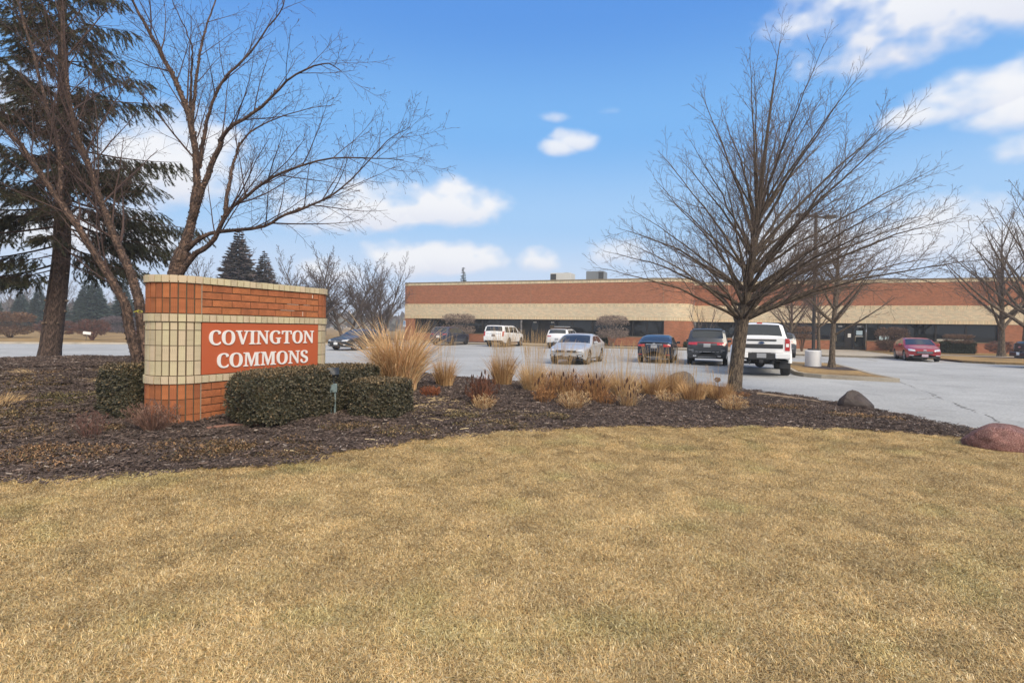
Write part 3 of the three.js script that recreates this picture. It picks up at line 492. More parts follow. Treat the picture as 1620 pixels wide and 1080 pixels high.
{ // creeping cover: low mats of small bronze and olive leaves
  const r = rng(121), patch = seed => {
    const q = rng(seed), b = new Bag();
    for (let i = 0; i < 260; i++) {
      const d = Math.sqrt(q()) * 0.2, t = q() * 6.283, x = d * Math.cos(t), z = d * Math.sin(t), y = 0.01 + 0.055 * q() * (1 - d * 2), l = 0.012 + 0.014 * q(), a = q() * 6.283, up = q() * 1.4 - 0.2, k = q(), g = 0.75 + 0.5 * q();
      const c = tint(k < 0.45 ? col(128, 100, 70) : k < 0.75 ? col(98, 78, 56) : k < 0.9 ? col(88, 82, 54) : col(164, 134, 98), g), dx = Math.cos(a) * l, dz = Math.sin(a) * l, px = -dz * 0.4, pz = dx * 0.4, m = [x + dx * 0.5, y + up * l * 0.55, z + dz * 0.5];
      b.tri([x, y, z], [m[0] + px, m[1], m[2] + pz], [x + dx, y + up * l, z + dz], c); b.tri([x, y, z], [x + dx, y + up * l, z + dz], [m[0] - px, m[1], m[2] - pz], c);
    }
    return b.geo();
  };
  // mats: [x, z, half length, half width, how bronze 1 .. green 0]
  const mats = [[-6.6, -5.9, 1.5, 0.42, 0.85], [-4.7, -5.6, 1.0, 0.34, 1], [-2.9, -6.15, 0.95, 0.36, 0.8], [-7.2, -7.2, 1.3, 0.5, 0.5], [-5.9, -8.1, 1.0, 0.5, 0.15], [-1.6, -7.05, 0.7, 0.24, 0.55], [-0.35, -7.75, 0.55, 0.22, 0.45], [0.4, -8.35, 0.6, 0.26, 0.35], [-3.4, -5.9, 0.6, 0.25, 0.9], [-5.6, -6.6, 0.9, 0.3, 0.7], [-8.6, -8.6, 1.4, 0.6, 0.55], [-2.1, -7.2, 0.5, 0.2, 0.7], [-0.9, -8.3, 0.5, 0.2, 0.3], [6.2, -9.4, 0.7, 0.22, 0.9], [5.1, -10.3, 0.5, 0.2, 0.9]];
  const list = [];
  for (const [mx, mz, a, w, br] of mats) for (let i = 0; i < a * w * 75; i++) {
    const t = r() * 6.283, d = Math.sqrt(r()), X = mx + a * d * Math.cos(t), Z = mz + w * d * Math.sin(t); if (inBed(X, Z) < 0.1 || noise2(X * 3.3, Z * 3.3) < 0.3) continue;
    const k = 0.75 + 0.5 * r(); list.push({ p: [X, land(X, Z), Z], r: [0, r() * 6.283, 0], s: [1, 0.6 + 0.7 * r(), 1], c: [k * mix(0.72, 1.05, br), k * mix(0.95, 0.98, br), k * mix(0.75, 0.95, br)] });
  }
  const g = new THREE.Group(); g.name = 'ground_cover'; g.userData.kind = 'stuff'; tag(g, 'low bronze and olive creeping ground cover on the mulch', 'ground cover'); scene.add(g);
  instances('creeping_leaves', patch(400), leafy(), list, g);
}
{ // cut straw and dead leaves lying on the mulch
  const r = rng(131), b = new Bag();
  const stalk = (X, Z, l, w, c, a = r() * 6.283, bend = (r() - 0.5) * 0.5) => { const pts = [], n = 4; for (let i = 0; i <= n; i++) { const t = i / n - 0.5, x = X + Math.cos(a) * l * t - Math.sin(a) * l * bend * t * t, z = Z + Math.sin(a) * l * t + Math.cos(a) * l * bend * t * t; pts.push([x, land(x, z) + 0.022 + w + 0.008 * Math.sin(i * 2.1 + X * 9), z]); } b.tube(pts, [w, w, w, w, w * 0.7], 4, c); };
  for (let i = 0; i < 170; i++) { const X = -1.25 + (r() + r() - 1) * 1.0, Z = -8.75 + (r() + r() - 1) * 0.95; if (inBed(X, Z) > 0.1) stalk(X, Z, 0.15 + 0.5 * r() * r(), 0.003 + 0.003 * r(), tint(col(206, 180, 136), 0.6 + 0.5 * r()), (r() - 0.5) * 1.6); }
  for (let i = 0; i < 130; i++) { const X = -7 + 13.5 * r(), Z = -5.6 - 4.5 * r(); if (inBed(X, Z) > 0.12 && inLand(X, Z) > 0.3) stalk(X, Z, 0.05 + 0.14 * r(), 0.0015 + 0.002 * r(), tint(col(196, 172, 138), 0.6 + 0.5 * r())); }
  for (const [X, Z, l, a, bd] of [[-1.0, -7.02, 0.32, 0.1, 0.2], [-1.62, -6.55, 0.34, 1.1, 1.4], [-2.45, -6.02, 0.22, 0.4, 0.1], [-1.2, -7.5, 0.3, 0.7, 0.1], [-0.55, -7.4, 0.3, 2.2, 0.9], [-5.2, -7.6, 0.3, 0.2, 0.3], [-7.6, -9.2, 0.5, 0.1, 0.4], [0.1, -8.8, 0.5, 0.0, 0.2], [-6.4, -6.6, 0.35, 2.5, 0.2], [-3.1, -6.35, 0.3, 2.9, 0.3]]) stalk(X, Z, l, 0.0065, col(214, 192, 150), a, bd);
  for (let i = 0; i < 420; i++) { // curled leaves
    const bed = i < 300, X = bed ? -7.5 + 14 * r() : -5 + 11 * r(), Z = bed ? -5.4 - 7 * r() : -2.6 - 4.5 * r(); if (bed !== inBed(X, Z) > 0.05 || inLand(X, Z) < 0.3 || (!bed && r() < 0.8)) continue;
    const y = land(X, Z) + (bed ? 0.025 : 0.035), l = bed ? 0.018 + 0.02 * r() : 0.012 + 0.01 * r(), a = r() * 6.283, dx = Math.cos(a) * l, dz = Math.sin(a) * l, c = bed ? tint(col(158, 124, 96), 0.6 + 0.7 * r()) : tint(col(134, 110, 84), 0.7 + 0.5 * r()), u = r() * 0.015;
    for (const s of [-1, 1]) { const A = [X - dx, y, Z - dz], C = [X + dx, y + u, Z + dz], D = [X - dz * 0.55 * s, y + u * 0.9 + 0.004, Z + dx * 0.55 * s]; const nn = [0, 1, 0]; for (const q of [A, C, D]) { b.p.push(...q); b.n.push(...nn); b.uv.push(0, 0); b.c.push(...c); } }
  }
  tag(part('dead_stalks', b.geo(), leafy(), scene, 'stuff'), 'pale cut straw and dry leaves scattered over the mulch', 'straw');
}
// ---------- clipped evergreen hedges ----------
const sprig = (seed, n, cols, size) => { const q = rng(seed), b = new Bag(); for (let i = 0; i < n; i++) { const a = q() * 6.283, e = q() * 1.5 - 0.15, h = 0.055 * q(), l = size * (0.7 + 0.6 * q()), c = tint(cols[Math.floor(q() * cols.length)], 0.7 + 0.6 * q()), dx = Math.cos(a) * Math.cos(e), dy = Math.sin(e), dz = Math.sin(a) * Math.cos(e), px = -Math.sin(a) * l * 0.3, pz = Math.cos(a) * l * 0.3, o = [dx * 0.012, h, dz * 0.012], m = [o[0] + dx * l * 0.5, o[1] + dy * l * 0.5, o[2] + dz * l * 0.5], t = [o[0] + dx * l, o[1] + dy * l - 0.002, o[2] + dz * l]; b.tri(o, [m[0] + px, m[1], m[2] + pz], t, c); b.tri(o, t, [m[0] - px, m[1], m[2] - pz], c); } return b.geo(); };
const boxLeaf = sprig(501, 14, [col(66, 64, 43), col(54, 54, 37), col(78, 74, 50), col(90, 80, 56)], 0.024), bronzeLeaf = sprig(502, 13, [col(106, 90, 64), col(86, 74, 54), col(118, 100, 72), col(70, 68, 46)], 0.022);
const leafMat = leafy({ roughness: 0.6 }), hedgeCore = std(rgb(112, 96, 78), 1, { bumpMap: rep(mulchBump, 2), bumpScale: 0.02 });
function hedge(label, [cx, cz], turn, w, d, h, y0, seed, group) {
  const o = thing('clipped_hedge', label, 'hedge', [cx, y0, cz], turn, group), r = rng(seed);
  const k = 2.6, surf = (a, b) => { const f = (c, s) => Math.sign(c) * Math.abs(c) ** s; return [w / 2 * f(Math.cos(a), 2 / k / 1.4) * f(Math.cos(b), 0.5), d / 2 * f(Math.sin(a), 2 / k / 1.4) * f(Math.cos(b), 0.5), h / 2 + h / 2 * f(Math.sin(b), 0.55)]; };
  const core = new THREE.SphereGeometry(1, 26, 16), p = core.attributes.position; for (let i = 0; i < p.count; i++) { const a = Math.atan2(p.getZ(i), p.getX(i)), b = Math.asin(clamp(p.getY(i), -1, 1)), s = surf(a, b); p.setXYZ(i, s[0] * 0.9, h * 0.03 + s[2] * 0.91, s[1] * 0.9); } core.computeVertexNormals();
  part('branch_core', core, hedgeCore, o);
  const A = [], T = [], q = new THREE.Quaternion(), up = V(0, 1, 0);
  const area = 2 * (w + d) * h + w * d; let n = 0, N = area * 1150;
  while (n < N) {
    // even over the faces: pick a point of the box, then push it to the rounded surface
    const pick = r() * area; let x, z, y;
    if (pick < w * d) { x = (r() - 0.5) * w; z = (r() - 0.5) * d; y = h * 0.5 + 0.49 * h; } else if (pick < w * d + 2 * w * h) { x = (r() - 0.5) * w; z = (r() < 0.5 ? -1 : 1) * d / 2; y = r() * h; } else { z = (r() - 0.5) * d; x = (r() < 0.5 ? -1 : 1) * w / 2; y = r() * h; }
    const ex = Math.abs(x / (w / 2)), ez = Math.abs(z / (d / 2)), ey = Math.abs((y - h / 2) / (h / 2)), m = (ex ** 7 + ez ** 7 + ey ** 7) ** (1 / 7), bump = 1 + 0.05 * (fbm3(x * 4 + seed, y * 4, z * 4, 3) - 0.5) * 2, s = bump / m * (1 - 0.07 * r() * r());
    x *= s; z *= s; y = h / 2 + (y - h / 2) * s; if (y < 0.015) { n++; continue; }
    const nx = Math.sign(x) * ex ** 6, nz = Math.sign(z) * ez ** 6, ny = Math.sign(y - h / 2) * ey ** 6, top = ny > 0.55 * Math.hypot(nx, nz);
    const dir = V(nx + (r() - 0.5) * 0.9, ny + 0.3 + (r() - 0.5) * 0.6, nz + (r() - 0.5) * 0.9).normalize(); q.setFromUnitVectors(up, dir);
    const g = 0.75 + 0.5 * r(), it = { p: [x - dir.x * 0.035, y - dir.y * 0.035, z - dir.z * 0.035], q: q.clone().multiply(new THREE.Quaternion().setFromAxisAngle(up, r() * 6.283)), s: 0.8 + 0.5 * r(), c: [g, g, g] };
    (r() < (top ? 0.66 : 0.04) ? T : A).push(it); n++;
  }
  instances('green_leaves', boxLeaf, leafMat, A, o); instances('bronzed_leaves', bronzeLeaf, leafMat, T, o);
}
{
  const c = onSign(1.25, 0.7), c2 = onSign(1.8, 1.54), yy = (p) => soil(...p) - 0.03;
  hedge('long clipped boxwood hedge with bronzed top in front of the sign panel', c, TH, 2.4, 0.74, 0.68, yy(c), 601);
  hedge('smaller square clipped boxwood hedge right of the floodlight', c2, TH + 0.25, 0.76, 0.74, 0.54, yy(c2), 602);
  hedge('dark green clipped boxwood hedge behind the rounded left end of the sign', [-5.23, -7.52], TH, 0.78, 0.62, 0.72, soil(-5.2, -7.4) - 0.06, 603);
}
// ---------- ornamental grasses and dried perennials ----------
const dryMat = leafy({ roughness: 0.9 });
function grassClump(label, [x, z], { n, h, spread, w, cols, plume = 0, plumeH = 0, seed, arch = 0.8, base = 0.2, wild = 0.12, name = 'ornamental_grass' }) {
  const o = thing(name, label, 'ornamental grass', [x, soil(x, z) - 0.02, z], 0, 'dry ornamental grasses in the bed'), r = rng(seed), b = new Bag();
  for (let i = 0; i < n; i++) {
    const a = r() * 6.283, d = Math.sqrt(r()) * base, l = h * (0.55 + 0.6 * r()), out = spread * (0.15 + 0.95 * r() * r()), ww = w * (0.6 + 0.8 * r()), c = tint(cols[Math.floor(r() * cols.length)], 0.72 + 0.5 * r()), droop = arch * r(), tw = r() * 3.14, N = 6, pts = [];
    const bend = (r() - 0.5) * 2 * (0.12 + wild);
    for (let k = 0; k <= N; k++) { const t = k / N, rad = d + out * t ** 1.7 + droop * out * 0.5 * t ** 4, y = l * (t - droop * 0.42 * t ** 3.2); pts.push([Math.cos(a + bend * t) * rad, y, Math.sin(a + bend * t) * rad]); }
    for (let k = 0; k < N; k++) { const w0 = ww * (1 - (k / N) ** 2) + 0.0006, w1 = ww * (1 - ((k + 1) / N) ** 2) + 0.0004, ca = Math.cos(a + 1.57 + tw * 0.6), sa = Math.sin(a + 1.57 + tw * 0.6), P = pts[k], Q = pts[k + 1], A = [P[0] - ca * w0, P[1], P[2] - sa * w0], B1 = [P[0] + ca * w0, P[1], P[2] + sa * w0], C = [Q[0] + ca * w1, Q[1], Q[2] + sa * w1], D = [Q[0] - ca * w1, Q[1], Q[2] - sa * w1]; b.tri(A, B1, C, c); b.tri(A, C, D, c); }
  }
  part('blades', b.geo(), dryMat, o, 'stuff');
  if (plume) {
    const s = new Bag();
    for (let i = 0; i < plume * 1.5; i++) {
      const a = r() * 6.283, d = Math.sqrt(r()) * base, l = plumeH * (0.72 + 0.34 * r()), out = spread * 0.45 * r(), c = tint(col(196, 164, 118), 0.75 + 0.4 * r()), pts = [0, 0.35, 0.7, 1].map(t => [Math.cos(a) * (d + out * t * t), l * t, Math.sin(a) * (d + out * t * t)]);
      s.tube(pts, [0.0015, 0.0013, 0.0012, 0.0008], 3, c);
      for (let k = 0; k < 9; k++) { const t = 0.76 + 0.024 * k, q = [Math.cos(a) * (d + out * t * t), l * t, Math.sin(a) * (d + out * t * t)], f = r() * 6.283, e = 0.018; s.tube([q, [q[0] + Math.cos(f) * 0.006, q[1] + e, q[2] + Math.sin(f) * 0.006], [q[0] + Math.cos(f) * 0.007, q[1] + e * 2, q[2] + Math.sin(f) * 0.007]], [0.0011, 0.0014, 0.0004], 3, c); }
    }
    part('flower_stems', s.geo(), dryMat, o, 'stuff');
  }
  return o;
}
const tan = [col(214, 182, 134), col(200, 164, 114), col(228, 200, 156), col(178, 138, 92), col(220, 188, 142)], rust = [col(190, 152, 104), col(172, 132, 86), col(210, 174, 126), col(158, 118, 76)];
{
  const big = grassClump('tall arching straw coloured maiden grass beside the sign hedges', [-2.12, -10.0], { n: 1700, h: 1.36, spread: 1.1, w: 0.0055, cols: [...tan, col(200, 154, 110), col(212, 168, 126)], seed: 701, arch: 1.25, base: 0.34, wild: 0.5 });
  grassClump('small fine tan grass clump right of the tall maiden grass', [-1.36, -10.95], { n: 620, h: 0.6, spread: 0.34, w: 0.0028, cols: rust, seed: 702, plume: 26, plumeH: 1.15, base: 0.16, arch: 0.5 });
  grassClump('upright feather grass clump with tall stems behind the dark seed heads', [-0.2, -12.15], { n: 860, h: 0.72, spread: 0.46, w: 0.003, cols: rust, seed: 703, plume: 95, plumeH: 1.32, base: 0.2, arch: 0.4 });
  grassClump('feather grass clump left of the silver sedan', [0.46, -11.3], { n: 860, h: 0.64, spread: 0.52, w: 0.003, cols: tan, seed: 704, plume: 85, plumeH: 1.3, base: 0.2, arch: 0.5 });
  grassClump('feather grass clump in front of the silver sedan grille', [1.05, -11.2], { n: 800, h: 0.6, spread: 0.52, w: 0.003, cols: rust, seed: 705, plume: 60, plumeH: 1.15, base: 0.2, arch: 0.5 });
  grassClump('feather grass clump below the right side of the silver sedan', [1.75, -11.1], { n: 800, h: 0.6, spread: 0.52, w: 0.003, cols: rust, seed: 706, plume: 55, plumeH: 1.12, base: 0.2, arch: 0.5 });
  grassClump('tan feather grass clump between silver sedan and navy sedan', [2.35, -11.3], { n: 800, h: 0.6, spread: 0.52, w: 0.003, cols: tan, seed: 707, plume: 55, plumeH: 1.2, base: 0.2, arch: 0.5 });
  grassClump('rusty feather grass clump below the navy sedan', [3.1, -11.8], { n: 640, h: 0.52, spread: 0.4, w: 0.003, cols: rust, seed: 708, plume: 46, plumeH: 1.1, base: 0.24, arch: 0.45 });
  grassClump('rusty feather grass clump in front of the grey boulder', [3.62, -12.1], { n: 640, h: 0.56, spread: 0.36, w: 0.003, cols: rust, seed: 709, plume: 40, plumeH: 1.1, base: 0.22, arch: 0.4 });
  grassClump('low dense rusty grass mound left of the dried flower head', [3.72, -11.0], { n: 720, h: 0.42, spread: 0.3, w: 0.003, cols: rust, seed: 710, plume: 14, plumeH: 0.8, base: 0.22, arch: 0.3 });
  grassClump('low dense rusty grass mound against the shade tree trunk', [4.3, -11.1], { n: 720, h: 0.42, spread: 0.3, w: 0.003, cols: rust, seed: 711, plume: 14, plumeH: 0.75, base: 0.22, arch: 0.3 });
  grassClump('short pale lawn grass tussock at the left edge of the mulch', [-7.3, -7.45], { n: 900, h: 0.2, spread: 0.3, w: 0.003, cols: tan, seed: 712, base: 0.4, arch: 1 });
  for (const [i, label, p] of [[0, 'flattened pale grass mat on the berm nearest the left hedge', [-6.6, -9.1]], [1, 'flattened pale grass mat below the spruce trunk', [-8.3, -9.5]], [2, 'flattened pale grass mat behind the left clipped hedge', [-7.1, -9.9]]]) grassClump(label, p, { n: 420, h: 0.1, spread: 0.42, w: 0.003, cols: tan, seed: 720 + i, base: 0.34, arch: 1 });
}
function perennial(label, [x, z], { n, h, w, cols, seedHead = 0, seed, base = 0.14, curve = 0.6, name = 'dried_perennial', thick = 0.002 }) {
  const o = thing(name, label, 'dried plant', [x, soil(x, z) - 0.015, z], 0, 'dried perennials in the bed'), r = rng(seed), b = new Bag(), hd = new Bag();
  for (let i = 0; i < n; i++) {
    const a = r() * 6.283, d = Math.sqrt(r()) * base, l = h * (0.45 + 0.65 * r()), out = w * r() ** 0.7, c = tint(cols[Math.floor(r() * cols.length)], 0.7 + 0.55 * r()), pts = [0, 0.33, 0.66, 1].map(t => [Math.cos(a) * (d + (out - d) * t ** (1 + curve)) + (r() - 0.5) * 0.012 * t, l * t * (1 - 0.25 * (out / (w + 0.01)) * t), Math.sin(a) * (d + (out - d) * t ** (1 + curve)) + (r() - 0.5) * 0.012 * t]);
    b.tube(pts, [thick * 1.3, thick * 1.2, thick, thick * 0.7], 3, c);
    const tip = pts[3], pv = pts[2];
    if (seedHead && r() < seedHead) { const s = 0.85 + 0.5 * r(), dk = tint(col(74, 48, 36), 0.75 + 0.5 * r()); hd.tube([[tip[0], tip[1] - 0.01, tip[2]], [tip[0], tip[1] + 0.015 * s, tip[2]], [tip[0], tip[1] + 0.045 * s, tip[2]], [tip[0], tip[1] + 0.075 * s, tip[2]]], [0.004, 0.013 * s, 0.01 * s, 0.002], 5, dk); }
    else for (let k = 0; k < 3; k++) { const t = 0.35 + 0.6 * r(), q = [mix(pv[0], tip[0], t), mix(pv[1], tip[1], t), mix(pv[2], tip[2], t)], f = r() * 6.283, e = 0.022 + 0.014 * r(); b.tube([q, [q[0] + Math.cos(f) * e * 0.6, q[1] + e * 0.7, q[2] + Math.sin(f) * e * 0.6], [q[0] + Math.cos(f) * e, q[1] + e * 1.2, q[2] + Math.sin(f) * e]], [0.001, 0.0035, 0.0006], 3, tint(c, 1.12)); }
  }
  part('stems', b.geo(), dryMat, o, 'stuff'); if (hd.p.length) part('seed_heads', hd.geo(), dryMat, o, 'stuff');
}
const brown = [col(156, 110, 68), col(132, 90, 54), col(176, 132, 86), col(112, 76, 48)], pale = [col(194, 162, 118), col(168, 132, 90), col(142, 102, 64), col(208, 180, 140)];
perennial('dark brown upright perennial with cone seed heads right of the straw', [-0.5, -9.15], { n: 170, h: 0.54, w: 0.3, cols: [col(120, 72, 50), col(98, 58, 42), col(142, 92, 64)], seedHead: 0.35, seed: 801, thick: 0.0032 });
perennial('pale tipped low dried clump at the foot of the dark seed heads', [-0.45, -8.85], { n: 110, h: 0.27, w: 0.26, cols: pale, seed: 802 });
perennial('small heap of rust red dead leaves by the maiden grass', [-1.45, -9.6], { n: 130, h: 0.2, w: 0.2, cols: [col(140, 78, 48), col(112, 64, 44), col(160, 98, 60)], seed: 803, thick: 0.003 });
perennial('seed headed perennial behind the left low dried clump', [0.72, -10.3], { n: 110, h: 0.52, w: 0.34, cols: brown, seedHead: 0.14, seed: 804, thick: 0.0026 });
perennial('seed headed perennial behind the largest low dried clump', [1.2, -10.3], { n: 120, h: 0.54, w: 0.36, cols: brown, seedHead: 0.16, seed: 805, thick: 0.0026 });
perennial('seed headed perennial right of the largest low dried clump', [1.62, -10.25], { n: 110, h: 0.5, w: 0.34, cols: brown, seedHead: 0.14, seed: 806, thick: 0.0026 });
perennial('low brown dried clump left of the largest pale one', [0.58, -9.85], { n: 130, h: 0.3, w: 0.28, cols: brown, seed: 807 });
perennial('largest low pale tipped dried clump at the front of the bed', [1.08, -9.3], { n: 190, h: 0.36, w: 0.38, cols: pale, seed: 808 });
perennial('wiry brown perennial with tall bare stalks below the navy sedan', [2.15, -9.85], { n: 130, h: 0.5, w: 0.32, cols: pale, seedHead: 0.12, seed: 809 });
perennial('low pale dried clump below the grey boulder', [3.1, -10.6], { n: 120, h: 0.28, w: 0.3, cols: pale, seed: 810 });
perennial('low pale dried clump nearest the shade tree', [4.05, -9.85], { n: 150, h: 0.32, w: 0.32, cols: pale, seed: 811 });
perennial('thin russet stems scattered at the foot of the shade tree', [4.95, -11.9], { n: 90, h: 0.13, w: 0.4, cols: brown, seed: 812 });
perennial('low brown dried clump between two seed headed perennials', [1.75, -9.95], { n: 90, h: 0.26, w: 0.26, cols: brown, seed: 813 });
for (const [label, p, h, w, n, sd, cc] of [['dense reddish twiggy dwarf shrub at the rounded sign base', [-4.42, -6.62], 0.4, 0.34, 230, 821, [col(128, 96, 82), col(104, 78, 68), col(148, 116, 98)]], ['sparse reddish twiggy dwarf shrub left of the sign', [-4.9, -6.25], 0.36, 0.22, 70, 822, [col(120, 86, 76), col(98, 72, 64)]]]) perennial(label, p, { n, h, w, cols: cc, seed: sd, name: 'dwarf_shrub', base: 0.08, curve: 0.1, thick: 0.0018 });
{
  const p = [4.2, -10.85], o = thing('hydrangea_head', 'single round dried flower head on a stalk left of the shade tree', 'dried plant', [p[0], soil(...p) - 0.01, p[1]]), b = new Bag(), s = new Bag(), r = rng(831);
  s.tube([[0, 0, 0], [0.02, 0.2, 0], [-0.03, 0.45, 0]], [0.005, 0.004, 0.003], 5, col(130, 100, 72)); s.tube([[0.02, 0, 0], [-0.07, 0.18, 0], [-0.12, 0.3, 0.02]], [0.004, 0.003, 0.002], 4, col(110, 84, 62));
  for (let i = 0; i < 130; i++) { const t = r() * 6.283, e = Math.asin(r() * 2 - 1), R1 = 0.055, c = [-0.03 + R1 * Math.cos(e) * Math.cos(t), 0.47 + R1 * 0.8 * Math.sin(e), R1 * Math.cos(e) * Math.sin(t)], k = tint(col(178, 142, 108), 0.7 + 0.5 * r()); b.tri([c[0] - 0.012, c[1], c[2]], [c[0] + 0.006, c[1] + 0.012, c[2] + 0.008], [c[0] + 0.008, c[1] - 0.01, c[2] - 0.006], k); }
  part('stalk', s.geo(), dryMat, o); part('petals', b.geo(), dryMat, o, 'stuff');
}
// ---------- boulders, an exposed root ----------
function boulder(label, [x, z], [w, h, d], turn, m, seed, sink = 0.06, peak = 0) {
  const o = thing('boulder', label, 'boulder', [x, soil(x, z) - sink, z], turn, 'boulders at the edge of the bed');
  const g = new THREE.SphereGeometry(1, 72, 48), p = g.attributes.position, uv = g.attributes.uv, v = V(0, 0, 0), rr = rng(seed), cuts = Array.from({ length: 16 }, () => { const n = V(rr() - 0.5, rr() * 0.9 - 0.1, rr() - 0.5).normalize(); return [n, 0.66 + 0.26 * rr()]; });
  for (let i = 0; i < p.count; i++) {
    v.fromBufferAttribute(p, i); for (const [n, k] of cuts) { const e = v.dot(n) - k; if (e > 0) v.addScaledVector(n, -e * 0.85); }
    const q = 1 + 0.16 * (fbm3(v.x * 1.6 + seed, v.y * 1.6, v.z * 1.6, 3) - 0.5) + 0.09 * (fbm3(v.x * 7, v.y * 7, v.z * 7 + seed, 3) - 0.5); v.multiplyScalar(q);
    const tp = 1 - peak * Math.max(0, v.y);
    p.setXYZ(i, v.x * w / 2 * tp + peak * -0.12 * v.y, (v.y + 0.45) * h / 1.4, v.z * d / 2 * tp); uv.setXY(i, Math.atan2(v.z, v.x) * 0.3, v.y * 0.4 + v.z * 0.2);
  }
  g.computeVertexNormals(); part('stone', g, m, o);
}
const rockMap = (a, b, c, seed) => { const t = texture(512, (u, v) => { const s = tnoise(u * 120, v * 120, 120, seed), f = tfbm(u, v, 6, 4, seed + 2), k = 0.75 + 0.5 * f, q = s > 0.72 ? c : s > 0.4 ? a : b; return tint(q, k); }); return t; };
const pinkRock = std(0xffffff, 0.85, { map: rep(rockMap([126, 84, 76], [88, 54, 49], [172, 140, 130], 901), 3), bumpMap: rep(grainBump, 3), bumpScale: 0.006 }), darkRock = std(0xffffff, 0.5, { map: rep(rockMap([64, 51, 46], [50, 40, 37], [78, 64, 58], 911), 2.2), bumpMap: rep(grainBump, 3), bumpScale: 0.003 }), greyRock = std(0xffffff, 0.8, { map: rep(rockMap([122, 112, 102], [96, 88, 80], [142, 132, 122], 921), 2.5), bumpMap: rep(grainBump, 3), bumpScale: 0.004 });
boulder('large pink speckled granite boulder at the lawn corner by the lot', [6.72, -7.3], [1.12, 0.46, 0.8], 0.25, pinkRock, 3, 0.09);
boulder('dark brown peaked boulder standing on the mulch edge', [6.85, -10.75], [0.72, 0.46, 0.52], -0.2, darkRock, 12, 0.06, 0.45);
boulder('grey rounded boulder behind the rusty grasses at the bed edge', [4.5, -14.3], [0.82, 0.5, 0.6], 0.3, greyRock, 21, 0.05);
{
  const o = thing('surface_root', 'thick tan surface root lying on mulch right of the shade tree', 'root', [5.9, 0, -12.6]), b = new Bag(false), pts = [[-0.15, 0, 0.1], [0.05, 0, 0.35], [0.3, 0, 0.7], [0.5, 0, 1.0], [0.62, 0, 1.35]].map(([x, , z]) => [x, land(5.9 + x, -12.6 + z) + 0.035, z]);
  b.tube(Array.from({ length: 15 }, (_, i) => cr(pts, i / 14)), Array.from({ length: 15 }, (_, i) => 0.055 * (1 - 0.6 * i / 14) + 0.006 * Math.sin(i * 2.2)), 8); part('root', b.geo(), std(rgb(150, 128, 104), 0.95), o);
  const s = thing('dead_branch', 'short pale dead branch on mulch in front of the dark boulder', 'branch', [5.95, 0, -9.55]), c = new Bag(false); c.tube([[-0.2, 0, -0.14], [-0.05, 0.01, -0.06], [0.1, 0.0, 0.02], [0.22, 0, 0.1]].map(([x, y, z]) => [x, land(5.95 + x, -9.55 + z) + 0.03 + y, z]), [0.008, 0.018, 0.016, 0.006], 6); part('wood', c.geo(), std(rgb(170, 150, 126), 0.95), s);
  const l = thing('plastic_scrap', 'small pale blue plastic scrap on mulch by the surface root', 'litter', [5.75, land(5.75, -11.25) + 0.02, -11.25]); const g = new THREE.PlaneGeometry(0.22, 0.1, 6, 3).rotateX(-Math.PI / 2), gp = g.attributes.position; for (let i = 0; i < gp.count; i++) gp.setY(i, 0.012 * Math.sin(gp.getX(i) * 60 + gp.getZ(i) * 40)); g.computeVertexNormals(); part('sheet', g, std(rgb(176, 196, 216), 0.5, { side: THREE.DoubleSide }), l);
}
// ---------- trees ----------
const barkMap = (a, b, seed) => texture(256, (u, v) => { const f = tfbm(u, v * 0.5, 8, 4, seed), s = tnoise(u * 24, v * 7, 24 * 7, seed + 5), k = 0.7 + 0.6 * f; return tint([0, 1, 2].map(i => mix(b[i], a[i], smooth(0.3, 0.65, s))), k); });
const barkBump = texture(256, (u, v) => 0.55 * tnoise(u * 26, v * 8, 208, 8) + 0.45 * tfbm(u, v, 12, 3, 2), false);
const bark = { grey: std(0xffffff, 0.95, { map: rep(barkMap([112, 98, 82], [72, 62, 53], 1001), 2.5), bumpMap: rep(barkBump, 2.5), bumpScale: 0.012 }), birch: std(0xffffff, 0.95, { map: rep(barkMap([104, 84, 72], [58, 46, 41], 1011), 3), bumpMap: rep(barkBump, 3), bumpScale: 0.02 }), spruce: std(0xffffff, 0.95, { map: rep(barkMap([102, 84, 74], [64, 53, 48], 1021), 3), bumpMap: rep(barkBump, 3), bumpScale: 0.02 }), far: std(rgb(84, 74, 68), 0.95) };
const twig = { grey: std(rgb(104, 90, 81), 0.9), birch: std(rgb(78, 61, 56), 0.9), far: std(rgb(84, 72, 68), 0.95), farRed: std(rgb(112, 88, 84), 0.95) };
const unit = a => { const l = Math.hypot(...a) || 1; return [a[0] / l, a[1] / l, a[2] / l]; };
function turnTo(d, ang, az) { // a direction at ang from d
  const h = Math.abs(d[1]) < 0.95 ? [0, 1, 0] : [1, 0, 0], u = unit([d[1] * h[2] - d[2] * h[1], d[2] * h[0] - d[0] * h[2], d[0] * h[1] - d[1] * h[0]]), v = [d[1] * u[2] - d[2] * u[1], d[2] * u[0] - d[0] * u[2], d[0] * u[1] - d[1] * u[0]], c = Math.cos(ang), s = Math.sin(ang), ca = Math.cos(az), sa = Math.sin(az);
  return [0, 1, 2].map(i => d[i] * c + (u[i] * ca + v[i] * sa) * s);
}
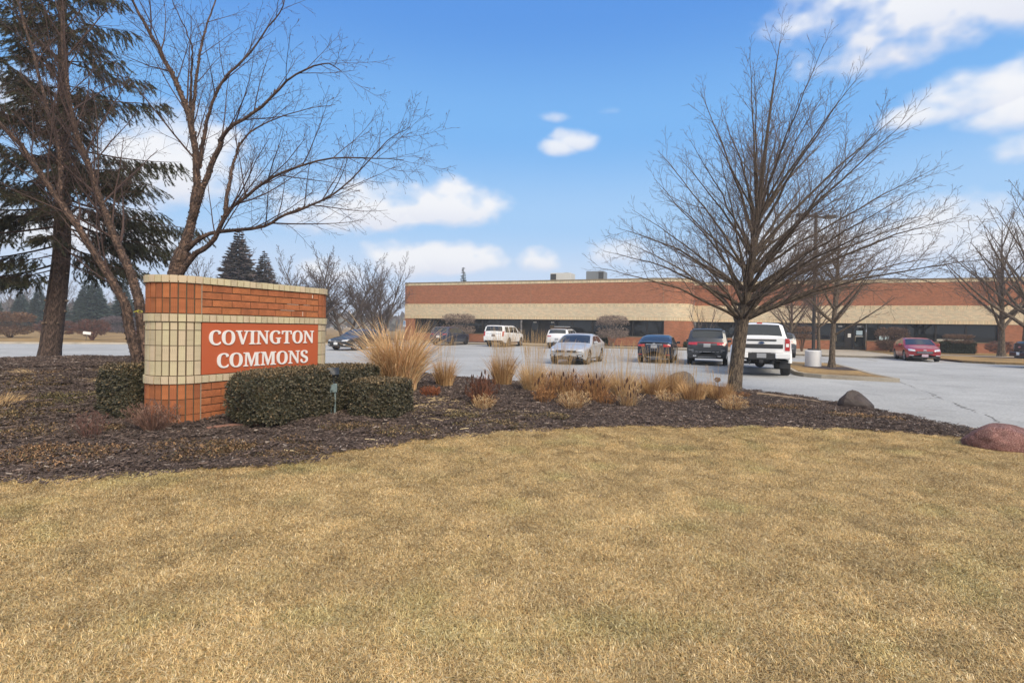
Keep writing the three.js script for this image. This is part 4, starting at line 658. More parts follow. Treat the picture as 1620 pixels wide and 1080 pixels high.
// levels: {seg, wig, up, per (children per metre), ang:[a,b], len:[a,b] share, from, min}
function grow(out, r, p, d, len, rad, lev, P) {
  const L = P[lev], n = Math.max(2, Math.min(9, Math.ceil(len / L.seg))), pts = [p], rr = [rad], dirs = [d], end = L.tip ?? 0.3;
  for (let i = 1; i <= n; i++) { d = unit([d[0] + (r() - 0.5) * L.wig, d[1] + (r() - 0.5) * L.wig + L.up, d[2] + (r() - 0.5) * L.wig]); const q = len / n; p = [p[0] + d[0] * q, p[1] + d[1] * q, p[2] + d[2] * q]; pts.push(p); rr.push(rad * mix(1, end, i / n)); dirs.push(d); }
  along(out, r, pts, rr, dirs, len, lev, P);
}
function along(out, r, pts, rr, dirs, len, lev, P, keep) {
  out.push([pts, rr, lev]); const N = P[lev + 1]; if (!N) return;
  const m = Math.max(N.min ?? 0, Math.round(len * N.per * (0.8 + 0.4 * r()))); let az = r() * 6.283;
  for (let k = 0; k < m; k++) {
    const t = mix(N.from, 1, (k + 0.6 * r()) / m), f = Math.min(t, 0.999) * (pts.length - 1), i = Math.floor(f), u = f - i, q = [0, 1, 2].map(j => mix(pts[i][j], pts[i + 1][j], u)), rd = mix(rr[i], rr[i + 1], u); az += 2.4 + (r() - 0.5);
    let dd = turnTo(dirs[Math.min(i + 1, dirs.length - 1)], mix(...N.ang, r()), az); if (N.lift) dd = unit([dd[0], dd[1] + N.lift, dd[2]]);
    const cl = len * mix(...N.len, r()) * mix(1, N.end ?? 0.45, t); if (cl < (N.least ?? 0.03)) continue;
    grow(out, r, q, dd, Math.min(cl, N.most ?? 99), Math.max(N.thin ?? 0.0015, Math.min(rd * 0.62, cl * (N.stout ?? 0.013))), lev + 1, P);
  }
}
function tubes(out, pick, thick) { const b = new Bag(false); for (const [pts, rr, lev] of out) if (pick(lev, rr)) { const q = rr[0], s = q > 0.06 ? 10 : q > 0.025 ? 7 : q > 0.01 ? 5 : 3; b.tube(pts, rr.map(x => Math.max(x, thick)), s); } return b.geo(); }
const dirsOf = pts => pts.map((_, i) => { const a = pts[Math.max(0, i - 1)], b = pts[Math.min(pts.length - 1, i + 1)]; return unit([b[0] - a[0], b[1] - a[1], b[2] - a[2]]); });
const lenOf = pts => pts.reduce((s, p, i) => i ? s + Math.hypot(p[0] - pts[i - 1][0], p[1] - pts[i - 1][1], p[2] - pts[i - 1][2]) : 0, 0);
const fine = (pts, n) => Array.from({ length: n + 1 }, (_, i) => cr(pts, i / n));
function finish(o, out, barkM, twigM, thick = 0.0022, split = 1) { part('trunk', tubes(out, l => l <= split, 0.004), barkM, o); part('crown', tubes(out, l => l > split, thick), twigM, o, 'stuff'); }

// the big shade tree on the right of the bed
{
  const o = thing('shade_tree', 'large bare shade tree with spreading upswept branches right of centre', 'tree', [5.52, 0.06, -13.3]), r = rng(2001), out = [];
  const T = [[0, 0, 0], [0.1, 1.2, 0], [0.24, 2.3, 0], [0.43, 3.86, 0.05], [0.6, 5.43, 0], [0.77, 7.1, 0], [0.95, 8.75, 0.05]], trunk = fine(T, 22), rad = trunk.map((p, i) => { const y = p[1]; return y < 0.3 ? 0.172 + 0.5 * (0.3 - y) ** 1.5 : y < 2.2 ? mix(0.172, 0.15, y / 2.2) : mix(0.125, 0.005, ((y - 2.3) / 6.5) ** 0.75); });
  out.push([trunk, rad, 0]);
  const P = [{}, { seg: 0.45, wig: 0.12, up: 0.085, tip: 0.1 }, { seg: 0.3, wig: 0.22, up: 0.05, tip: 0.25, per: 4.0, ang: [0.35, 0.85], len: [0.24, 0.46], from: 0.2, end: 0.42, lift: 0.16, stout: 0.0085 }, { seg: 0.18, wig: 0.28, up: 0.05, tip: 0.35, per: 7.5, ang: [0.5, 0.95], len: [0.3, 0.54], from: 0.12, end: 0.5, stout: 0.0075, thin: 0.003, min: 2, lift: 0.08 }, { seg: 0.1, wig: 0.3, up: 0.05, tip: 0.6, per: 9.5, ang: [0.5, 1.0], len: [0.25, 0.5], from: 0.2, stout: 0.01, thin: 0.0027, min: 1, most: 0.3, least: 0.05 }];
  // limbs end on a rounded dome: low ones leave the trunk near 2 m and run wide, high ones leave the leader
  const N = 58, dome = [0.85, 3.35, 0], axes = [4.25, 5.2, 3.9];
  for (let k = 0; k < N; k++) {
    const sy = mix(-0.08, 0.96, ((k + 0.5) / N) ** 1.25), az = k * 2.39996 + (r() - 0.5) * 0.4, h = sy > 0 ? (1 - sy) ** 0.5 : 1, f = 0.84 + 0.2 * r(), E = [dome[0] + axes[0] * h * Math.cos(az) * f, dome[1] + axes[1] * sy * f, dome[2] + axes[2] * h * Math.sin(az) * f];
    const y0 = mix(1.8, 4.9, clamp(sy + (r() - 0.5) * 0.25) ** 1.15) * (0.94 + 0.12 * r()), b = trunk.reduce((a, p) => Math.abs(p[1] - y0) < Math.abs(a[1] - y0) ? p : a), D = [E[0] - b[0], E[1] - b[1], E[2] - b[2]], len = Math.hypot(...D), C = [b[0] + D[0] * mix(0.46, 0.36, clamp(sy * 2)), b[1] + D[1] * 0.42 + (sy < 0.2 ? 0.12 : 0.03) * len, b[2] + D[2] * mix(0.46, 0.36, clamp(sy * 2))], n = 9, pts = [];
    for (let q = 0; q <= n; q++) { const t = q / n, u = 1 - t, w = 0.07 * Math.sin(t * 3.1416); pts.push([0, 1, 2].map(a => u * u * b[a] + 2 * u * t * C[a] + t * t * E[a] + (r() - 0.5) * w)); }
    const r0 = Math.min(0.06, 0.0125 * len + 0.004) * (0.8 + 0.35 * r()), rr = pts.map((_, q) => mix(r0, 0.0035, (q / n) ** 0.7));
    along(out, r, pts, rr, dirsOf(pts), len, 1, P);
  }
  { const at = out.length; along(out, r, trunk.slice(11), rad.slice(11), dirsOf(trunk).slice(11), 4.2, 1, P); out.splice(at, 1); } // the leader's own twigs
  finish(o, out, bark.grey, twig.grey, 0.0026, 1);
}
// the river birch behind the sign: three stems, limbs as they run
{
  const O = [-6.9, 0.62, -10.4], o = thing('river_birch', 'multi stemmed bare river birch with peeling bark behind the sign', 'tree', O), r = rng(2101), out = [];
  const stems = [
    [[[-7.07, 0.5, -10.3], [-7.26, 1.53, -10.2], [-7.36, 2.12, -10.1], [-7.86, 3.04, -10.0], [-8.37, 3.87, -9.9], [-8.61, 4.29, -9.8], [-8.97, 4.89, -9.7], [-9.4, 5.4, -9.55], [-9.9, 6.2, -9.3]], 0.145, 0.03],
    [[[-8.41, 3.88, -9.95], [-8.49, 4.46, -10.06], [-8.61, 4.91, -10.17], [-8.93, 5.67, -10.27], [-9.41, 7.14, -10.38], [-9.73, 7.88, -10.49], [-9.97, 8.56, -10.6]], 0.075, 0.02],
    [[[-7.02, 0.45, -10.42], [-7.35, 2.18, -10.52], [-7.77, 3.02, -10.65], [-8.25, 3.97, -10.78], [-8.63, 4.82, -10.9], [-9.03, 5.69, -11.02], [-9.31, 6.59, -11.15], [-9.5, 7.5, -11.28], [-9.58, 8.9, -11.4]], 0.15, 0.03],
    [[[-6.69, 0.4, -10.5], [-6.65, 1.79, -10.5], [-6.58, 2.65, -10.5], [-6.44, 3.08, -10.5]], 0.215, 0.185],
    [[[-6.5, 2.9, -10.5], [-6.36, 3.53, -10.56], [-6.26, 4.5, -10.61], [-6.45, 5.71, -10.67], [-6.77, 6.44, -10.73], [-7.25, 7.28, -10.79], [-7.73, 8.12, -10.84], [-8.1, 8.9, -10.9]], 0.155, 0.02],
    [[[-6.33, 3.6, -10.55], [-5.94, 4.44, -10.37], [-5.64, 4.98, -10.24], [-5.39, 5.31, -10.11], [-4.71, 5.67, -9.99], [-4.1, 6.18, -9.86], [-3.46, 6.38, -9.73], [-3.11, 6.18, -9.6]], 0.1, 0.008],
    [[[-6.6, 2.45, -10.5], [-6.16, 2.94, -10.34], [-5.7, 3.19, -10.18], [-5.36, 3.69, -10.01], [-4.88, 4.01, -9.85], [-4.31, 4.33, -9.69], [-3.37, 4.59, -9.52], [-2.46, 4.57, -9.36], [-1.9, 4.5, -9.2]], 0.1, 0.006],
    [[[-6.42, 3.02, -10.48], [-6.12, 3.23, -10.37], [-5.72, 3.4, -10.29], [-4.79, 3.5, -10.21], [-4.29, 3.73, -10.12], [-3.65, 3.95, -10.04], [-3.11, 4.27, -9.96], [-2.38, 5.01, -9.88], [-1.9, 5.29, -9.8]], 0.085, 0.006],
    [[[-5.43, 3.6, -10.08], [-5.43, 4.33, -10.25], [-5.42, 4.83, -10.4], [-5.29, 5.31, -10.55], [-5.0, 5.63, -10.7], [-4.29, 5.98, -10.85], [-3.68, 6.16, -11.0]], 0.06, 0.006],
    [[[-6.44, 5.62, -10.7], [-6.43, 6.23, -10.8], [-6.43, 6.91, -10.9], [-6.33, 7.69, -11.0], [-6.21, 8.3, -11.1], [-6.14, 8.88, -11.2]], 0.06, 0.012],
    [[[-6.2, 4.7, -10.55], [-6.01, 5.25, -10.4], [-5.71, 6.11, -10.3], [-5.09, 6.74, -10.2], [-4.48, 7.46, -10.1], [-4.2, 7.9, -10.0]], 0.07, 0.008],
    [[[-6.47, 5.93, -10.7], [-6.35, 6.49, -10.55], [-6.25, 6.93, -10.4], [-6.33, 7.3, -10.25], [-6.57, 7.9, -10.1]], 0.045, 0.008],
  ];
  const P = [{}, { seg: 0.3, wig: 0.2, up: 0.04, tip: 0.22, per: 3.4, ang: [0.4, 0.95], len: [0.22, 0.44], from: 0.26, end: 0.5, lift: 0.2, stout: 0.009, most: 2.0 }, { seg: 0.16, wig: 0.3, up: 0.02, tip: 0.35, per: 6.5, ang: [0.5, 1.0], len: [0.32, 0.58], from: 0.12, end: 0.55, stout: 0.007, thin: 0.0026, min: 2, lift: 0.05 }, { seg: 0.09, wig: 0.34, up: 0.0, tip: 0.6, per: 8.5, ang: [0.5, 1.1], len: [0.25, 0.55], from: 0.2, stout: 0.008, thin: 0.0022, min: 1, most: 0.34, least: 0.04 }];
  const flakes = new Bag(), fr = rng(2105);
  stems.forEach(([pts, r0, r1], si) => {
    const q = fine(pts.map(p => [p[0] - O[0], p[1] - O[1], p[2] - O[2]]), 26).map((p, i) => [p[0] + (fr() - 0.5) * 0.03, p[1], p[2] + (fr() - 0.5) * 0.03]), rr = q.map((_, i) => 0.72 * mix(r0, r1, (i / 26) ** (si === 3 ? 0.9 : 0.62)) * (1 + 0.08 * (fr() - 0.5))); const len = lenOf(q);
    if (si === 3) out.push([q, rr, 0]); else along(out, r, q, rr, dirsOf(q), len, 0, P);
    // curls of peeling bark
    for (let k = 0; k < len * 110 * Math.min(1, r0 / 0.1); k++) { const t = fr() * 0.8, f = t * 26, i = Math.floor(f), R0 = rr[i]; if (R0 < 0.02) continue; const a = fr() * 6.283, c = q[i].map((v, j) => mix(v, q[i + 1][j], f - i)), nx = Math.cos(a), nz = Math.sin(a), h = 0.012 + 0.05 * fr() * fr(), w = R0 * (0.12 + 0.3 * fr()), e = R0 + 0.002 + 0.016 * fr(), cc = tint(fr() < 0.3 ? col(134, 108, 92) : col(76, 60, 52), 0.65 + 0.5 * fr()), A = [c[0] + nx * R0 * 0.97 - nz * w, c[1], c[2] + nz * R0 * 0.97 + nx * w], Bq = [c[0] + nx * R0 * 0.97 - nz * w, c[1] + h, c[2] + nz * R0 * 0.97 + nx * w], C = [c[0] + nx * e + nz * w * 0.7, c[1] + h, c[2] + nz * e - nx * w * 0.7], D = [c[0] + nx * e + nz * w * 0.7, c[1], c[2] + nz * e - nx * w * 0.7]; flakes.tri(A, D, C, cc); flakes.tri(A, C, Bq, cc); }
  });
  // catkins: small dark drops at the twig ends
  const cat = new Bag(false); for (const [pts, , lev] of out) if (lev === 3 && fr() < 0.4) { const e = pts[pts.length - 1]; cat.tube([e, [e[0] + 0.003, e[1] - 0.012, e[2]], [e[0], e[1] - 0.028, e[2]]], [0.003, 0.005, 0.002], 3); }
  finish(o, out, bark.birch, twig.birch, 0.0022, 0); part('peeling_bark', flakes.geo(), dryMat, o, 'stuff'); part('catkins', cat.geo(), std(rgb(84, 70, 56), 0.9), o, 'stuff');
  const y = thing('ribbon', 'small yellow ribbon tied to a birch stem beside the sign', 'ribbon', [-7.13, 1.86, -10.28]); part('bow', new THREE.TorusGeometry(0.035, 0.008, 5, 12).scale(1.3, 0.6, 1), std(rgb(176, 168, 70), 0.8), y); part('tail', new THREE.BoxGeometry(0.11, 0.018, 0.004).rotateZ(0.35).translate(-0.06, 0.01, 0.01), std(rgb(176, 168, 70), 0.8), y);
}
// the spruce on the berm
const needle = (seed, cols) => { const q = rng(seed), b = new Bag(); const stem = col(84, 62, 50); b.tri([-0.003, 0, 0], [0.003, 0, 0], [0, 0.15, 0], stem); for (let i = 0; i < 60; i++) { const y = 0.148 * q(), a = q() * 6.283, l = 0.022 + 0.012 * q(), e = 0.5 + 0.5 * q(), c = tint(cols[Math.floor(q() * cols.length)], 0.7 + 0.6 * q()), dx = Math.cos(a) * l * 0.85, dz = Math.sin(a) * l * 0.85, w = 0.0042; b.tri([-Math.sin(a) * w, y, Math.cos(a) * w], [Math.sin(a) * w, y, -Math.cos(a) * w], [dx, y + l * e, dz], c); } return b.geo(); };
const spruceNeedle = needle(2201, [col(80, 88, 62), col(66, 74, 54), col(96, 100, 74), col(110, 100, 78)]);
{
  const O = [-11.35, 0.55, -13.2], o = thing('spruce_tree', 'tall dark green spruce with bare lower trunk on the berm', 'tree', O), r = rng(2211), T = fine([[-0.05, 0, 0], [0.13, 1.54, 0], [0.26, 2.78, 0], [0.27, 3.86, 0], [0.28, 5.87, 0], [0.23, 8.64, 0], [0.2, 11, 0], [0.2, 13, 0]], 40), trad = T.map(p => { const y = p[1]; return Math.max(0.012, y < 0.4 ? 0.225 + 0.22 * (0.4 - y) ** 1.5 : mix(0.225, 0.02, ((y - 0.4) / 12.6) ** 0.9)); });
  const out = [[T, trad, 0]], tw = [], L = [], q = new THREE.Quaternion(), up = V(0, 1, 0);
  for (let y = 2.3; y < 12.7; y += 0.115) for (let k = 0; k < 2; k++) {
    if (r() < 0.26) continue;
    const c = T[Math.min(40, Math.round(y / 13 * 40))], az = r() * 6.283, t = (y - 2.2) / 10.6, len = Math.max(0.25, 3.3 * (1 - t) ** 0.8 * (0.45 + 0.65 * r()) * smooth(-0.12, 0.12, t)), n = 9, pts = [], droop = mix(0.5, 0.1, t), dirx = Math.cos(az), dirz = Math.sin(az);
    for (let i = 0; i <= n; i++) { const u = i / n; pts.push([c[0] + dirx * len * u + (r() - 0.5) * 0.03, y + len * (-droop * u * (1 - 0.45 * u) + mix(0, 0.5, t) * u), c[2] + dirz * len * u + (r() - 0.5) * 0.03]); }
    out.push([pts, pts.map((_, i) => mix(Math.min(0.028, 0.01 * len + 0.004), 0.003, i / n)), 1]);
    const m = Math.round(len * 15);
    for (let j = 0; j < m; j++) {
      const u = mix(0.22, 1, (j + r()) / m), f = Math.min(u, 0.999) * n, i = Math.floor(f), p = [0, 1, 2].map(a => mix(pts[i][a], pts[i + 1][a], f - i)), side = j % 2 ? 1 : -1, sl = (0.22 + 0.5 * len * 0.3) * (1 - 0.5 * u) * (0.6 + 0.6 * r()), a2 = az + side * (0.7 + 0.5 * r()), hang = 0.35 + 0.6 * r(), e = [p[0] + Math.cos(a2) * sl, p[1] - hang * sl, p[2] + Math.sin(a2) * sl]; tw.push([[p, [mix(p[0], e[0], 0.5), mix(p[1], e[1], 0.4), mix(p[2], e[2], 0.5)], e], [0.004, 0.003, 0.002], 2]);
      const cnt = Math.max(1, Math.round(sl * 17 * (u > 0.3 ? 1 : 0.5))); for (let s = 0; s < cnt; s++) { const w = (s + r()) / cnt, b = [0, 1, 2].map(a => mix(p[a], e[a], w)), dir = V(Math.cos(a2) * 0.7 + (r() - 0.5) * 0.9, -0.45 - 0.5 * r(), Math.sin(a2) * 0.7 + (r() - 0.5) * 0.9).normalize(); q.setFromUnitVectors(up, dir); const g = 0.7 + 0.6 * r(); L.push({ p: b, q: q.clone(), s: 1.15 + 0.8 * r(), c: [g, g, g] }); }
    }
  }
  part('trunk', tubes(out, l => l === 0, 0.01), bark.spruce, o); part('branches', tubes([...out.slice(1), ...tw], () => true, 0.002), std(rgb(78, 60, 52), 0.95), o, 'stuff'); instances('needles', spruceNeedle, leafMat, L, o);
  const b = new Bag(false), kr = rng(2215); for (let i = 0; i < 26; i++) { const k = Math.floor(2 + kr() * 8), p = T[k], a = kr() * 6.283, rr = trad[k], dx = Math.cos(a), dz = Math.sin(a); b.tube([[p[0] + dx * rr * 0.9, p[1], p[2] + dz * rr * 0.9], [p[0] + dx * (rr + 0.03), p[1] + 0.004, p[2] + dz * (rr + 0.03)], [p[0] + dx * (rr + 0.031), p[1] + 0.004, p[2] + dz * (rr + 0.031)]], [0.03, 0.022, 0.001], 7); } part('branch_stubs', b.geo(), std(rgb(150, 130, 112), 0.95), o, 'stuff');
}
// ---------- trees by the building and far off: a few patterns, each copied ----------
function pattern(seed, { h, fork, limbs, tilt, reach, thick, twigR, per2 = 2.2, per3 = 3.2, rise = 0.05, stems = 1 }) {
  const r = rng(seed), out = [], P = [{}, { seg: 0.8, wig: 0.16, up: rise, tip: 0.15 }, { seg: 0.5, wig: 0.25, up: 0.04, tip: 0.25, per: per2, ang: [0.4, 0.85], len: [0.25, 0.46], from: 0.22, end: 0.45, lift: 0.15, stout: 0.009 }, { seg: 0.3, wig: 0.3, up: 0.03, tip: 0.45, per: per3, ang: [0.45, 1.0], len: [0.3, 0.55], from: 0.15, stout: 0.008, thin: twigR, min: 2, lift: 0.05 }, { seg: 0.3, wig: 0.3, up: 0.02, tip: 0.6, per: 2.6, ang: [0.5, 1.0], len: [0.3, 0.6], from: 0.2, thin: twigR, min: 1, least: 0.12 }];
  for (let s = 0; s < stems; s++) {
    const a0 = s / stems * 6.283 + r(), lean = stems > 1 ? 0.22 + 0.12 * r() : 0.03, T = fine([0, 0.2, 0.45, 0.7, 1].map(t => [Math.cos(a0) * h * lean * t + (stems > 1 ? Math.cos(a0) * 0.15 : 0) + (r() - 0.5) * 0.12 * t, h * t * (stems > 1 ? 0.85 : 1), Math.sin(a0) * h * lean * t + (stems > 1 ? Math.sin(a0) * 0.15 : 0) + (r() - 0.5) * 0.12 * t]), 12), tr = T.map((_, i) => i === 0 ? thick * 1.25 : mix(thick, thick * 0.06, (i / 12) ** 0.85)), n = Math.ceil(limbs / stems);
    out.push([T, tr, 0]);
    for (let k = 0; k < n; k++) { const t = mix(fork, 0.92, (k / Math.max(1, n - 1)) ** 1.2), i = Math.round(t * 12), az = k * 2.4 + r() + a0, tl = mix(tilt[0], tilt[1], t) + (r() - 0.5) * 0.2, len = reach * mix(1, 0.4, (t - fork) / (1 - fork)) * (0.75 + 0.4 * r()); grow(out, r, T[i], [Math.sin(tl) * Math.cos(az), Math.cos(tl), Math.sin(tl) * Math.sin(az)], len, Math.min(tr[i] * 0.7, 0.02 * len), 1, P); }
  }
  return { trunk: tubes(out, l => l <= 1, 0.012), crown: tubes(out, l => l > 1, twigR) };
}
function plant(pat, name, label, p, turn, scale, barkM, twigM, group) { const o = thing(name, label, 'tree', p, turn, group); o.scale.setScalar(scale); part('trunk', pat.trunk, barkM, o); part('crown', pat.crown, twigM, o, 'stuff'); return o; }
const lotTree = pattern(3001, { h: 7.2, fork: 0.28, limbs: 26, tilt: [1.25, 0.4], reach: 3.7, thick: 0.15, twigR: 0.0055, per2: 3.6, per3: 5.0 }), lotTree2 = pattern(3002, { h: 8, fork: 0.26, limbs: 26, tilt: [1.1, 0.35], reach: 4.4, thick: 0.2, twigR: 0.0075, per2: 3.4, per3: 4.6 }), vaseTree = pattern(3003, { h: 4.6, fork: 0.3, limbs: 15, tilt: [0.7, 0.3], reach: 2.0, thick: 0.09, twigR: 0.006, stems: 3, per2: 3, per3: 4 }), farTree = pattern(3004, { h: 9.2, fork: 0.26, limbs: 40, tilt: [1.05, 0.4], reach: 4.2, thick: 0.17, twigR: 0.013, stems: 3, per2: 3.8, per3: 4.4, rise: 0.03 }), farTree2 = pattern(3005, { h: 9.4, fork: 0.2, limbs: 38, tilt: [1.15, 0.45], reach: 4.6, thick: 0.2, twigR: 0.013, stems: 2, per2: 3.8, per3: 4.4, rise: 0.03 });
plant(lotTree, 'lot_tree', 'bare tree on the kerbed island beside the lamp base', [14.5, 0.1, -24.3], 0.6, 1, bark.grey, twig.grey, 'bare trees by the building');
plant(lotTree2, 'lot_tree', 'bare tree by the building behind the white pickup', [22.0, 0.1, -42.2], 2.1, 0.82, bark.grey, twig.farRed, 'bare trees by the building');
plant(lotTree, 'lot_tree', 'bare tree by the building behind the lamp post', [25.4, 0.1, -44.4], 3.3, 1.0, bark.grey, twig.farRed, 'bare trees by the building');
plant(lotTree2, 'lot_tree', 'bare tree with forked trunk right of the windows at the right edge', [36.5, 0.1, -40.0], 4.2, 1.25, bark.grey, twig.grey, 'bare trees by the building');
plant(lotTree2, 'lot_tree', 'thick trunked bare tree behind the black pickup at the right edge', [35.6, 0.1, -37.2], 0.4, 1.35, bark.grey, twig.grey, 'bare trees by the building');
plant(vaseTree, 'small_tree', 'small multi stemmed bare tree at the curved brick corner', [17.6, 0.1, -49.6], 0.3, 1.05, bark.far, twig.far, 'bare trees by the building');
[[farTree, 'bare multi stemmed tree immediately right of the sign', [-18.6, -50.5], 0.2, 0.96], [farTree2, 'broad bare tree above the black sedan roof', [-16.2, -52.2], 1.2, 1.0], [farTree, 'bare tree leaning towards the left corner of the building', [-13.6, -55.5], 2.6, 0.98], [farTree2, 'bare tree in the cluster behind the sign right end', [-20.8, -54.5], 3.4, 0.85], [farTree, 'rear bare tree between black sedan and building corner', [-16.5, -62], 4.4, 0.92]].forEach(([pt, label, [x, z], t, s]) => plant(pt, 'distant_tree', label, [x, 0.05, z], t, s, bark.far, twig.far, 'bare trees left of the building'));
[[farTree2, 'tall bare tree behind the sign, left of the dark spruces', [-34.4, -62], 0.5, 1.15], [farTree, 'pale bare tree far behind the sign, right of the dark spruces', [-25.2, -70], 1.5, 0.85], [farTree, 'pale bare tree on the horizon at the left edge', [-112, -122], 2.5, 1.25], [farTree2, 'pale bare tree on the horizon left of the spruce trunk', [-104, -124], 3.5, 1.3], [farTree, 'pale bare tree on the horizon between the birch stems', [-80, -120], 0.9, 1.2], [farTree2, 'pale bare tree on the horizon right of the spruce trunk', [-92, -122], 5.0, 1.1]].forEach(([pt, label, [x, z], t, s]) => plant(pt, 'distant_tree', label, [x, 0.0, z], t, s, bark.far, twig.far, 'bare trees on the horizon'));
// evergreens far off: tiers of drooping needled branches
function conifer(seed, h, w, cols, ragged = 0.35) {
  const r = rng(seed), b = new Bag(), tr = new Bag(false); tr.tube([[0, 0, 0], [0, h * 0.5, 0], [0, h, 0]], [h * 0.022, h * 0.013, 0.02], 7);
  for (let y = h * 0.06; y < h * 0.985; y += h * 0.021) { const t = y / h, R0 = w * (1 - t) ** 0.85 + 0.05, n = Math.max(5, Math.round(R0 * 17)); for (let k = 0; k < n; k++) { const az = r() * 6.283, len = R0 * (1 - ragged * r()), c = tint(cols[Math.floor(r() * cols.length)], 0.7 + 0.6 * r()), dr = 0.25 + 0.25 * r(), m = 5; for (let j = 0; j < m; j++) { const u = 0.35 + 0.65 * (j + r()) / m, l2 = len * u, x = Math.cos(az) * l2, z = Math.sin(az) * l2, yy = y - dr * l2 * 0.6 + (u > 0.9 ? 0.04 * h * 0.2 : 0), s = (0.14 + 0.14 * (1 - u)) * (0.8 + R0 * 0.5), a2 = az + (r() - 0.5) * 2.2; const P = [x, yy, z], Q = [x + Math.cos(a2) * s * 1.7, yy - s * 0.5 * r(), z + Math.sin(a2) * s * 1.7], S = [x - Math.sin(a2) * s * 0.55, yy - s * (0.35 + 0.5 * r()), z + Math.cos(a2) * s * 0.55]; b.tri(P, Q, S, c); const S2 = [x + Math.sin(a2) * s * 0.55, yy - s * 0.3, z - Math.cos(a2) * s * 0.55]; b.tri(P, S2, Q, tint(c, 0.9)); } } }
  return { trunk: tr.geo(), crown: b.geo() };
}
const blueGreen = [col(52, 68, 62), col(42, 56, 50), col(62, 78, 70)], brownGreen = [col(76, 68, 66), col(64, 60, 56), col(88, 76, 74)], plain = [col(60, 72, 58), col(72, 82, 62), col(50, 62, 50)];
const conA = conifer(3101, 8, 2.7, blueGreen), conB = conifer(3102, 7.5, 3.1, blueGreen, 0.25), conC = conifer(3103, 12, 4.6, brownGreen, 0.5), conD = conifer(3104, 12.5, 1.9, plain, 0.5), conMat = leafy({ roughness: 0.9 });
const con = (pt, label, x, z, s, t, group) => { const o = thing('evergreen_tree', label, 'tree', [x, 0, z], t, group); o.scale.setScalar(s); part('trunk', pt.trunk, bark.far, o); part('crown', pt.crown, conMat, o, 'stuff'); };
[[conA, 'blue green spruce at the far left edge', -92, -95, 0.95], [conB, 'bushy blue green spruce above the round brown bush', -86, -94, 0.92], [conA, 'pointed blue green spruce left of the big spruce trunk', -82, -93, 1.0], [conB, 'bushy blue green spruce immediately left of the big spruce trunk', -77.5, -91, 1.05], [conA, 'tall blue green spruce immediately right of the big spruce trunk', -74, -93, 1.12], [conB, 'broad blue green spruce between the trunk and birch stems', -70, -90, 1.2], [conA, 'paler open spruce behind the left birch stem', -63, -87, 1.08], [conB, 'small spruce between the birch stems', -57.5, -90, 0.9]].forEach(([p, l, x, z, s], i) => con(p, l, x, z, s, i * 1.3, 'spruces on the left horizon'));
con(conC, 'taller brownish spruce rising behind the middle of the sign', -30.6, -60, 1.04, 0.4, 'dark spruces behind the sign'); con(conC, 'shorter brownish spruce behind the sign, right of the taller', -28.2, -61, 0.84, 2.2, 'dark spruces behind the sign');
con(conD, 'pointed green spruce tip rising behind the building roof', -7.85, -85, 0.9, 0, undefined);
// a far wood that closes the horizon
{
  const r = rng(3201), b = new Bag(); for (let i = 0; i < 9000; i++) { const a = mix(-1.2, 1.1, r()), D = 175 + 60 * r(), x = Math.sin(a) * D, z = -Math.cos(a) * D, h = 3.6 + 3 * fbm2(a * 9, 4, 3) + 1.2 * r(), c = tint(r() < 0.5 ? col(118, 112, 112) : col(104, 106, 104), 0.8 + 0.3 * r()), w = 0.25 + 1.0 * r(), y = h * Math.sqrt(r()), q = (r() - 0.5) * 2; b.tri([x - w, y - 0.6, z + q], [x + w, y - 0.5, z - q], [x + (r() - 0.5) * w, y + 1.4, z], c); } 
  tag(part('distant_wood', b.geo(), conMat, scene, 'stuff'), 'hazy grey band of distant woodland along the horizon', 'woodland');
}
// ---------- bushes ----------
function bush(seed, { w, h, d = w, stem = 0.25, n = 260, cols, topFlat = 0.5, name, twigR = 0.004 }) { // clipped deciduous bush: vase of stems and a fine twig shell
  const r = rng(seed), b = new Bag(), s = new Bag();
  for (let i = 0; i < 14; i++) { const a = r() * 6.283, f = 0.3 + 0.5 * r(); s.tube([[0.05 * Math.cos(a), 0, 0.05 * Math.sin(a)], [w * 0.16 * f * Math.cos(a), h * stem, d * 0.16 * f * Math.sin(a)], [w * 0.45 * f * Math.cos(a), h * 0.75, d * 0.45 * f * Math.sin(a)]], [0.03, 0.022, 0.008], 5, tint(cols[0], 0.8)); }
  for (let i = 0; i < n; i++) { const a = r() * 6.283, e = Math.asin(r() * 2 - 1), k = r() ** 0.25, f = (c, p) => Math.sign(c) * Math.abs(c) ** p, cx = w / 2 * f(Math.cos(e), 0.75) * Math.cos(a) * k, cz = d / 2 * f(Math.cos(e), 0.75) * Math.sin(a) * k, cy = h * mix(stem, 1, 0.5 + 0.5 * f(Math.sin(e), topFlat) * k) , c = tint(cols[Math.floor(r() * cols.length)], 0.7 + 0.6 * r()); for (let j = 0; j < 3; j++) { const l = 0.1 + 0.16 * r(), dx = (cx / (w / 2)) * 0.8 + (r() - 0.5) * 1.5, dy = 0.2 + (cy - h * 0.6) / h + (r() - 0.5) * 1.1, dz = (cz / (d / 2)) * 0.8 + (r() - 0.5) * 1.5, q = unit([dx, dy, dz]); b.tube([[cx - q[0] * l * 0.6, cy - q[1] * l * 0.6, cz - q[2] * l * 0.6], [cx + q[0] * l * 0.4, Math.min(h, cy + q[1] * l * 0.4), cz + q[2] * l * 0.4]], [twigR, twigR * 0.5], 3, c); } }
  return { stems: s.geo(), twigs: b.geo() };
}
const setBush = (pt, label, [x, y, z], turn, sc, group, cat = 'bush') => { const o = thing('bare_bush', label, cat, [x, y, z], turn, group); if (sc) o.scale.set(...sc); part('stems', pt.stems, dryMat, o); part('twigs', pt.twigs, dryMat, o, 'stuff'); return o; };
